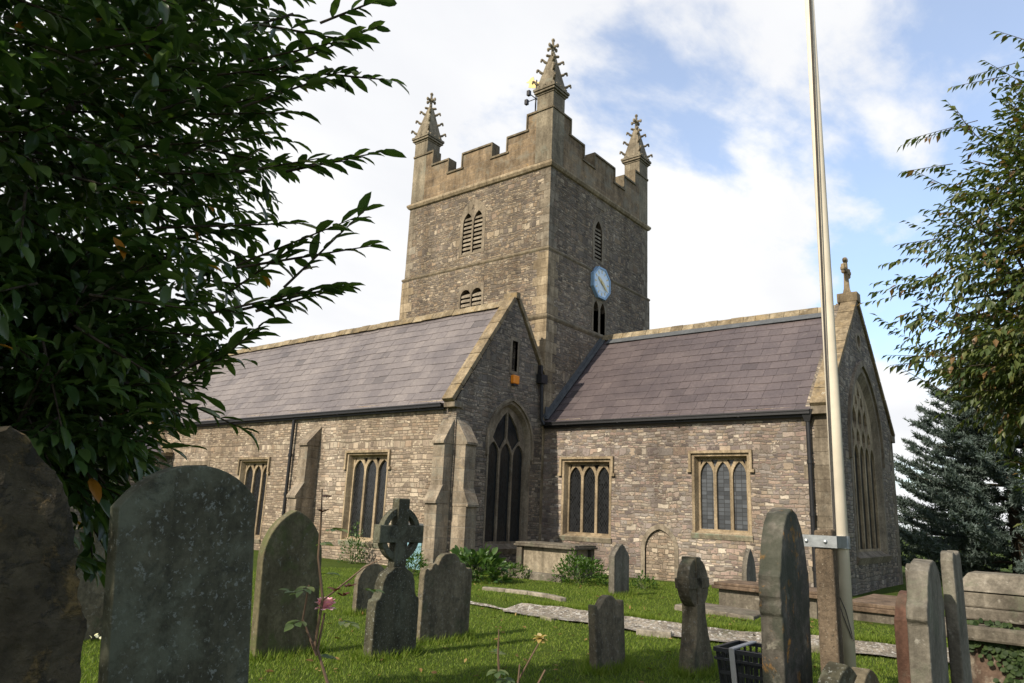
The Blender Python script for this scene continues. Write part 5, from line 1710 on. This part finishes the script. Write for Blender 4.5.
pos, ld, up_, ln = (np.concatenate([a, b_]) for a, b_ in zip(A, Bq))
leaves(pos, ld, up_, ln, ln * 0.47, 'crown', M['cherry'], ch, True, True)


def cedar(x, y, H, Rb, seed, label, levels=38):
    rg = np.random.default_rng(seed); rp = random.Random(seed)
    c = empty('cedar_tree', (x, y, 0.1), label, 'tree', 'trees round the church')
    b = MB()
    b.tube([(x, y, 0), (x + 0.05, y, H * 0.5), (x, y + 0.05, H)], [0.28, 0.16, 0.03], 9)
    tri = []
    for j in range(levels):
        z = 0.35 + (H - 0.5) * (j / levels) ** 1.05
        Lr = Rb * (1 - z / (H * 1.03)) ** 0.75
        nb = rp.randint(8, 11)
        for k in range(nb):
            a = k * 6.283 / nb + j * 0.9 + rp.uniform(-.25, .25)
            L = Lr * rp.uniform(0.72, 1.18)
            dx, dy = math.cos(a), math.sin(a)
            P = [np.array([x + dx * L * t, y + dy * L * t, z + L * (0.10 * t - 0.30 * t * t + 0.34 * t ** 4)]) for t in np.linspace(0, 1, 7)]
            if j % 2 == 0:
                b.tube([tuple(p) for p in P], [0.035 * (1 - i / 7.5) + 0.006 for i in range(7)], 4, False)
            m_ = int(36 + 62 * L / Rb)
            for q in range(m_):
                t = rp.uniform(0.18, 1.02) ** 0.8
                i0 = min(5, int(t * 6)); ft = min(1.1, t * 6 - i0)
                p = P[i0] * (1 - ft) + P[i0 + 1] * ft
                tang = unit(P[i0 + 1] - P[i0])
                sd_ = np.cross(tang, [0, 0, 1.0])
                s = rp.uniform(-1, 1)
                dirv = unit(tang * rp.uniform(0.4, 1.0) + sd_ * s + np.array([0, 0, rp.uniform(0.0, 0.5)]))
                tl = rp.uniform(0.22, 0.5) * (1.15 - 0.5 * t)
                for w in range(9):
                    p0 = p + dirv * tl * w / 9 + rg.normal(size=3) * 0.03
                    nd = unit(dirv * 0.55 + rg.normal(size=3) * 0.65 + np.array([0, 0, 0.15]))
                    sd2 = unit(np.cross(nd, rg.normal(size=3)))
                    nl_ = rp.uniform(0.10, 0.19)
                    wd = rp.uniform(0.016, 0.036)
                    tri += [p0 - sd2 * wd, p0 + sd2 * wd, p0 + nd * nl_]
    b.build('trunk', M['bark'], c, True)
    V = np.array(tri, np.float32)
    np_mesh('crown', V, np.arange(len(V), dtype=np.int32).reshape(-1, 3), M['cedar'], c)
    return c


cedar(-2.3, 31.5, 9.2, 5.0, 4, 'blue green cedar with layered boughs beyond the chancel')
cedar(3.6, 33.0, 11.0, 5.2, 5, 'darker taller cedar at the edge, beyond the ivy tomb', 34)


def bush(name, label, x, y, rx, ry, h, n, ll, lw, mat, cat, seed, droop=0.2, group=None, stems=10):
    rg = np.random.default_rng(seed); rp = random.Random(seed)
    g = ground_z(x, y)
    o_ = empty(name, (x, y, g), label, cat, group)
    b = MB()
    d = unit(rg.normal(size=(n, 3))); d[:, 2] = np.abs(d[:, 2])
    rr = rg.uniform(0.35, 1, n) ** 0.5
    k = 1 + 0.25 * np.sin(d[:, 0] * 5 + seed) * np.cos(d[:, 1] * 4)
    P = np.stack([x + d[:, 0] * rx * rr * k, y + d[:, 1] * ry * rr * k, g + 0.03 + d[:, 2] * h * rr * k], 1)
    dd = d + rg.normal(size=(n, 3)) * 0.5 + np.array([0, 0, 0.3 - droop])
    up = np.array([0, 0, 1.0]) + rg.normal(size=(n, 3)) * 0.4
    for i in range(stems):
        q = P[i * (n // stems)]
        b.tube([(x + rp.uniform(-.1, .1), y + rp.uniform(-.1, .1), g - 0.02), ((x + q[0]) / 2, (y + q[1]) / 2, g + (q[2] - g) * 0.65), tuple(q)], [0.012, 0.009, 0.004], 5, False)
    b.build('stems', M['twig'], o_)
    ln = ll * rg.uniform(0.6, 1.2, n)
    leaves(P, dd, up, ln, ln * lw, 'foliage', mat, o_)
    return o_


GS = 'shrubs along the church wall'
bush('shrub', 'bushy bright green shrub beside the pale chest tomb', -9.95, 15.35, 0.75, 0.55, 0.62, 1300, 0.085, 0.45, M['shrub'], 'shrub', 41, 0.0, GS)
bush('shrub', 'low yellow green weeds at the foot of the gable window', -12.0, 15.0, 0.8, 0.35, 0.34, 700, 0.08, 0.4, M['shrub'], 'shrub', 42, -0.2, GS)
bush('shrub', 'broad leaved hosta clump near the corner buttress', -11.6, 13.4, 0.85, 0.55, 0.62, 480, 0.20, 0.5, M['hosta'], 'shrub', 43, 0.1, GS, 16)
bush('shrub', 'leafy shrub growing below the blue door', -13.2, 12.9, 0.5, 0.45, 0.55, 800, 0.075, 0.45, M['shrub'], 'shrub', 44, 0.1, GS)
bush('shrub', 'small dark shrub under the mullioned aisle window', -16.6, 13.9, 0.5, 0.3, 0.95, 500, 0.08, 0.45, M['hosta'], 'shrub', 45, 0.1, GS)
bush('shrub', 'small leafy tuft by the kerb of the grave plot', -8.55, 15.9, 0.35, 0.3, 0.3, 240, 0.07, 0.45, M['shrub'], 'shrub', 46, 0.0, GS)

# ivy trailing over the big tomb
rg = np.random.default_rng(51)
n = 620
xx = np.concatenate([rg.normal(-0.72, 0.16, n), rg.uniform(-1.4, 1.1, 200), rg.uniform(-1.3, 1.0, 120)])
zz = np.concatenate([rg.uniform(0.05, 0.60, n), rg.uniform(0.50, 0.62, 200), rg.uniform(0.77, 0.82, 120)])
xx[:n] += (0.6 - zz[:n]) * 0.2
yy = np.concatenate([np.full(n, 9.83), np.full(200, 9.82), np.full(120, 9.80)]) - rg.uniform(0, 0.035, n + 320)
P = np.stack([xx, yy, zz], 1)
D = np.stack([rg.normal(0, 0.6, len(P)), rg.uniform(-0.5, -0.1, len(P)), rg.uniform(-1, 0.1, len(P))], 1)
U = np.stack([rg.normal(0, 0.3, len(P)), np.full(len(P), -1.0), rg.uniform(0, 0.5, len(P))], 1)
iv = empty('ivy', (-0.7, 9.8, 0.0), 'dark ivy hanging down the side of the large stepped tomb', 'ivy')
leaves(P, D, U, rg.uniform(0.045, 0.075, len(P)), 0.055, 'leaves', M['ivy'], iv)
b = MB()
rp = random.Random(5)
for i in range(6):
    x_ = -0.72 + rp.uniform(-.25, .25)
    b.tube([(x_, 9.835, 0.0), (x_ + rp.uniform(-.1, .1), 9.835, 0.3), (x_ + rp.uniform(-.15, .15), 9.83, 0.58)], 0.006, 5)
b.build('stems', M['bark'], iv)


# roses close to the camera
def rose_leaf_set(rg, pts, size):
    P, D, U = [], [], []
    for p in pts:
        a = rg.uniform(0, 6.28)
        d = np.array([math.cos(a), math.sin(a), rg.uniform(-0.25, 0.2)])
        s = np.array([-d[1], d[0], 0])
        for k, (fw_, sd_) in enumerate(((0.0, 0.8), (0.0, -0.8), (0.5, 0.7), (0.5, -0.7), (0.9, 0))):
            P.append(np.array(p) + d * size * (0.4 + fw_)); D.append(d * (0.5 if sd_ else 1) + s * sd_); U.append(np.array([0, 0, 1]) + rg.normal(size=3) * 0.2)
    return np.array(P), np.array(D), np.array(U)


rg = np.random.default_rng(61)
ro = empty('rose_bush', (-2.15, 1.85, 0.0), 'thin rose bush carrying one pink bloom among the graves', 'rose bush', 'roses in the foreground')
b = MB()
b.tube([(-2.13, 1.93, 0.0), (-2.15, 1.85, 0.7), (-2.21, 1.79, 1.12), (-2.24, 1.75, 1.24), (-2.222, 1.752, 1.365)], [0.008, 0.007, 0.0055, 0.005, 0.004], 6)
b.tube([(-2.24, 1.75, 1.22), (-2.29, 1.711, 1.337), (-2.26, 1.70, 1.46)], [0.005, 0.004, 0.003], 6)
b.tube([(-2.245, 1.74, 1.24), (-2.20, 1.72, 1.42), (-2.21, 1.69, 1.56), (-2.19, 1.67, 1.70), (-2.184, 1.657, 1.80)], [0.0055, 0.005, 0.0045, 0.0035, 0.002], 6)
b.tube([(-2.205, 1.72, 1.41), (-2.146, 1.76, 1.47), (-2.09, 1.80, 1.53), (-2.04, 1.84, 1.565)], [0.004, 0.0035, 0.003, 0.002], 6)
b.tube([(-2.13, 1.93, 0.0), (-2.30, 1.80, 0.6), (-2.33, 1.72, 1.08)], [0.007, 0.006, 0.004], 6)
b.build('stem', M['twig_brown'], ro)
bloom = np.array([-2.222, 1.752, 1.382])
P, D, U, Ln = [], [], [], []
for ring_, (nn_, tilt, ln_) in enumerate(((7, 0.1, 0.036), (7, 0.8, 0.042), (7, 1.5, 0.044), (6, 2.6, 0.042), (5, 5.0, 0.038))):
    for k in range(nn_):
        a = 6.283 * k / nn_ + ring_ * 0.5
        d = np.array([math.cos(a), math.sin(a), tilt])
        P.append(bloom + np.array([math.cos(a), math.sin(a), 0]) * 0.004); D.append(d); U.append(np.array([-math.cos(a), -math.sin(a), 0.8])); Ln.append(ln_)
Ln = np.array(Ln)
leaves(P, D, U, Ln, Ln * 0.95, 'bloom', M['petal'], ro)
P, D, U = rose_leaf_set(rg, [(-2.20, 1.70, 1.60), (-2.26, 1.70, 1.46), (-2.23, 1.72, 1.50), (-2.29, 1.71, 1.34), (-2.20, 1.80, 1.34), (-2.25, 1.76, 1.22), (-2.31, 1.72, 1.42), (-2.10, 1.80, 1.46), (-2.33, 1.72, 1.08), (-2.19, 1.70, 1.66)], 0.045)
leaves(P, D, U, rg.uniform(0.035, 0.055, len(P)), 0.026, 'leaves', M['rose_leaf'], ro)
P, D, U = rose_leaf_set(rg, [(-2.19, 1.67, 1.72), (-2.185, 1.66, 1.77), (-2.14, 1.76, 1.46), (-2.15, 1.76, 1.43), (-2.16, 1.75, 1.45)], 0.022)
leaves(P, D + np.array([0, 0, 0.5]), U, rg.uniform(0.02, 0.035, len(P)), 0.014, 'young_leaves', M['rose_red'], ro)
rb = empty('rose_bush', (-1.70, 2.2, 0.0), 'cut back rose stems with a faded yellow bloom at the lower edge', 'rose bush', 'roses in the foreground')
b = MB()
b.tube([(-1.72, 2.22, 0.0), (-1.76, 2.2, 0.8), (-1.757, 2.197, 1.147), (-1.751, 2.172, 1.245), (-1.738, 2.154, 1.335)], [0.008, 0.007, 0.005, 0.004, 0.002], 6)
b.tube([(-1.72, 2.22, 0.0), (-1.72, 2.23, 0.9), (-1.70, 2.22, 1.15), (-1.65, 2.24, 1.25), (-1.627, 2.255, 1.30)], [0.008, 0.007, 0.004, 0.003, 0.002], 6)
b.tube([(-1.72, 2.23, 0.8), (-1.69, 2.21, 1.08), (-1.68, 2.21, 1.22)], [0.006, 0.005, 0.003], 6)
b.tube([(-1.72, 2.23, 0.9), (-1.66, 2.27, 1.12), (-1.625, 2.29, 1.20)], [0.005, 0.004, 0.003], 6)
b.build('stem', M['twig_brown'], rb)
fb = np.array([-1.627, 2.255, 1.31])
P, D, U = [], [], []
for k in range(14):
    a = 2.4 * k
    P.append(fb); D.append(np.array([math.cos(a), math.sin(a), 0.9 - 0.12 * k])); U.append(np.array([-math.cos(a), -math.sin(a), 0.6]))
leaves(P, D, U, 0.03, 0.018, 'bloom', M['faded'], rb)
P, D, U = rose_leaf_set(rg, [(-1.757, 2.19, 1.24), (-1.75, 2.17, 1.20), (-1.74, 2.19, 1.17)], 0.035)
leaves(P, D, U, rg.uniform(0.035, 0.05, len(P)), 0.024, 'leaves', M['rose_leaf'], rb)

# ------------------------------------------------------------------ grass
def grass():
    rg = np.random.default_rng(77)
    n = 300000
    # denser near the camera
    dist = 3.0 + 17.0 * rg.uniform(0, 1, n) ** 0.8
    az = R(-78) + rg.uniform(0, 1, n) * R(80)
    x = np.sin(az) * dist; y = np.cos(az) * dist
    ky = np.array([kerb_y(a) for a in x])
    onpath = (y > ky - 0.40) & (y < ky + 0.24) & (x > -8.6)
    onpath |= (y > ky - 0.15) & (y < ky + 0.03) & (x > -9.5)
    edge = np.abs(y - ky - 0.05) > 0.62
    keep = (~onpath | (rg.uniform(0, 1, n) < 0.07)) & (y < 18.45) & ~((y > 14.35) & (x < -13.4))
    for (a0, a1, b0, b1) in ((-12.5, -10.6, 16.1, 17.1), (-6.0, -4.0, 13.95, 14.95), (-4.0, -2.7, 14.2, 16.7), (-1.6, 1.3, 9.7, 11), (-6.3, -4.8, 12.85, 13.75)):
        keep &= ~((x > a0) & (x < a1) & (y > b0) & (y < b1))
    x, y, edge = x[keep], y[keep], edge[keep]
    h = rg.uniform(0.02, 0.05, len(x)) * np.where(edge, 1.0, 1.35)
    # patchy mowing and longer tufts round the stones
    h *= 0.75 + 0.5 * (0.5 + 0.5 * np.sin(x * 2.1 + np.sin(y * 1.7)) * np.cos(y * 1.9 + np.sin(x)))
    stones = [(-7.66, 5.5, .5), (-9.75, 8.6, .4), (-7.23, 7.73, .55), (-4.7, 7.9, .42), (-8.05, 13.92, .4), (-6.82, 6.4, .45), (-3.92, 8.62, .42), (-2.38, 8.1, .25), (-2.2, 8.5, .2), (-1.8, 5.55, .5), (-3.1, 1.7, .45), (-1.0, 6.3, .7)]
    sx, sy, shh = [], [], []
    for a, b_, rr in stones:
        k = 1000
        ang = rg.uniform(0, 6.283, k)
        q = np.abs(rg.normal(0, 0.09, k))
        sx.append(a + np.cos(ang) * (0.10 + q)); sy.append(b_ + np.sin(ang) * (rr * 0.8 + q)); shh.append(rg.uniform(0.05, 0.15, k))
    kx = rg.uniform(-8.5, -2.0, 5000)
    sx.append(kx); sy.append(np.array([kerb_y(a) for a in kx]) + 0.34 + np.abs(rg.normal(0, 0.07, 5000))); shh.append(rg.uniform(0.04, 0.12, 5000))
    x = np.concatenate([x] + sx); y = np.concatenate([y] + sy); h = np.concatenate([h] + shh)
    n = len(x)
    z = np.array([ground_z(a, b_) for a, b_ in zip(x, y)]) - 0.004
    a = rg.uniform(0, 6.283, n)
    w = rg.uniform(0.0035, 0.0075, n)
    ln = rg.normal(0, 0.45, (n, 2)) * h[:, None]
    V = np.empty((n, 3, 3), np.float32)
    V[:, 0] = np.stack([x - np.cos(a) * w, y - np.sin(a) * w, z], 1)
    V[:, 1] = np.stack([x + np.cos(a) * w, y + np.sin(a) * w, z], 1)
    V[:, 2] = np.stack([x + ln[:, 0], y + ln[:, 1], z + h], 1)
    o_ = np_mesh('grass', V.reshape(-1, 3), np.arange(3 * n, dtype=np.int32).reshape(-1, 3), M['grass'])
    tag(o_, 'short green grass of the churchyard lawns', 'grass', None, 'stuff')
    k = 420
    fx = rg.uniform(-11, -0.5, k); fy = rg.uniform(4.5, 15.5, k)
    fz = np.array([ground_z(a_, b_) for a_, b_ in zip(fx, fy)]) + rg.uniform(0.012, 0.035, k)
    fd = rg.normal(size=(k, 3)); fd[:, 2] *= 0.25
    fo = leaves(np.stack([fx, fy, fz], 1), fd, np.tile([0, 0, 1.0], (k, 1)) + rg.normal(size=(k, 3)) * 0.3, rg.uniform(0.05, 0.10, k), 0.035, 'fallen_leaves', M['fallen'])
    tag(fo, 'scattered brown fallen leaves on the lawns', 'leaves', None, 'stuff')
    # a patch of pale flowers in the lawn by the laurel
    k = 120
    P = np.stack([rg.normal(-9.6, 0.25, k), rg.normal(4.6, 0.16, k), rg.uniform(0.05, 0.10, k)], 1)
    D = rg.normal(size=(k, 3)) * 0.6 + np.array([0, 0, 0.3])
    fl = leaves(P, D, np.tile([0, 0, 1.0], (k, 1)), 0.05, 0.045, 'daisies', M['daisy'])
    tag(fl, 'patch of small pale flowers in the lawn under the laurel', 'flowers', None, 'stuff')


grass()
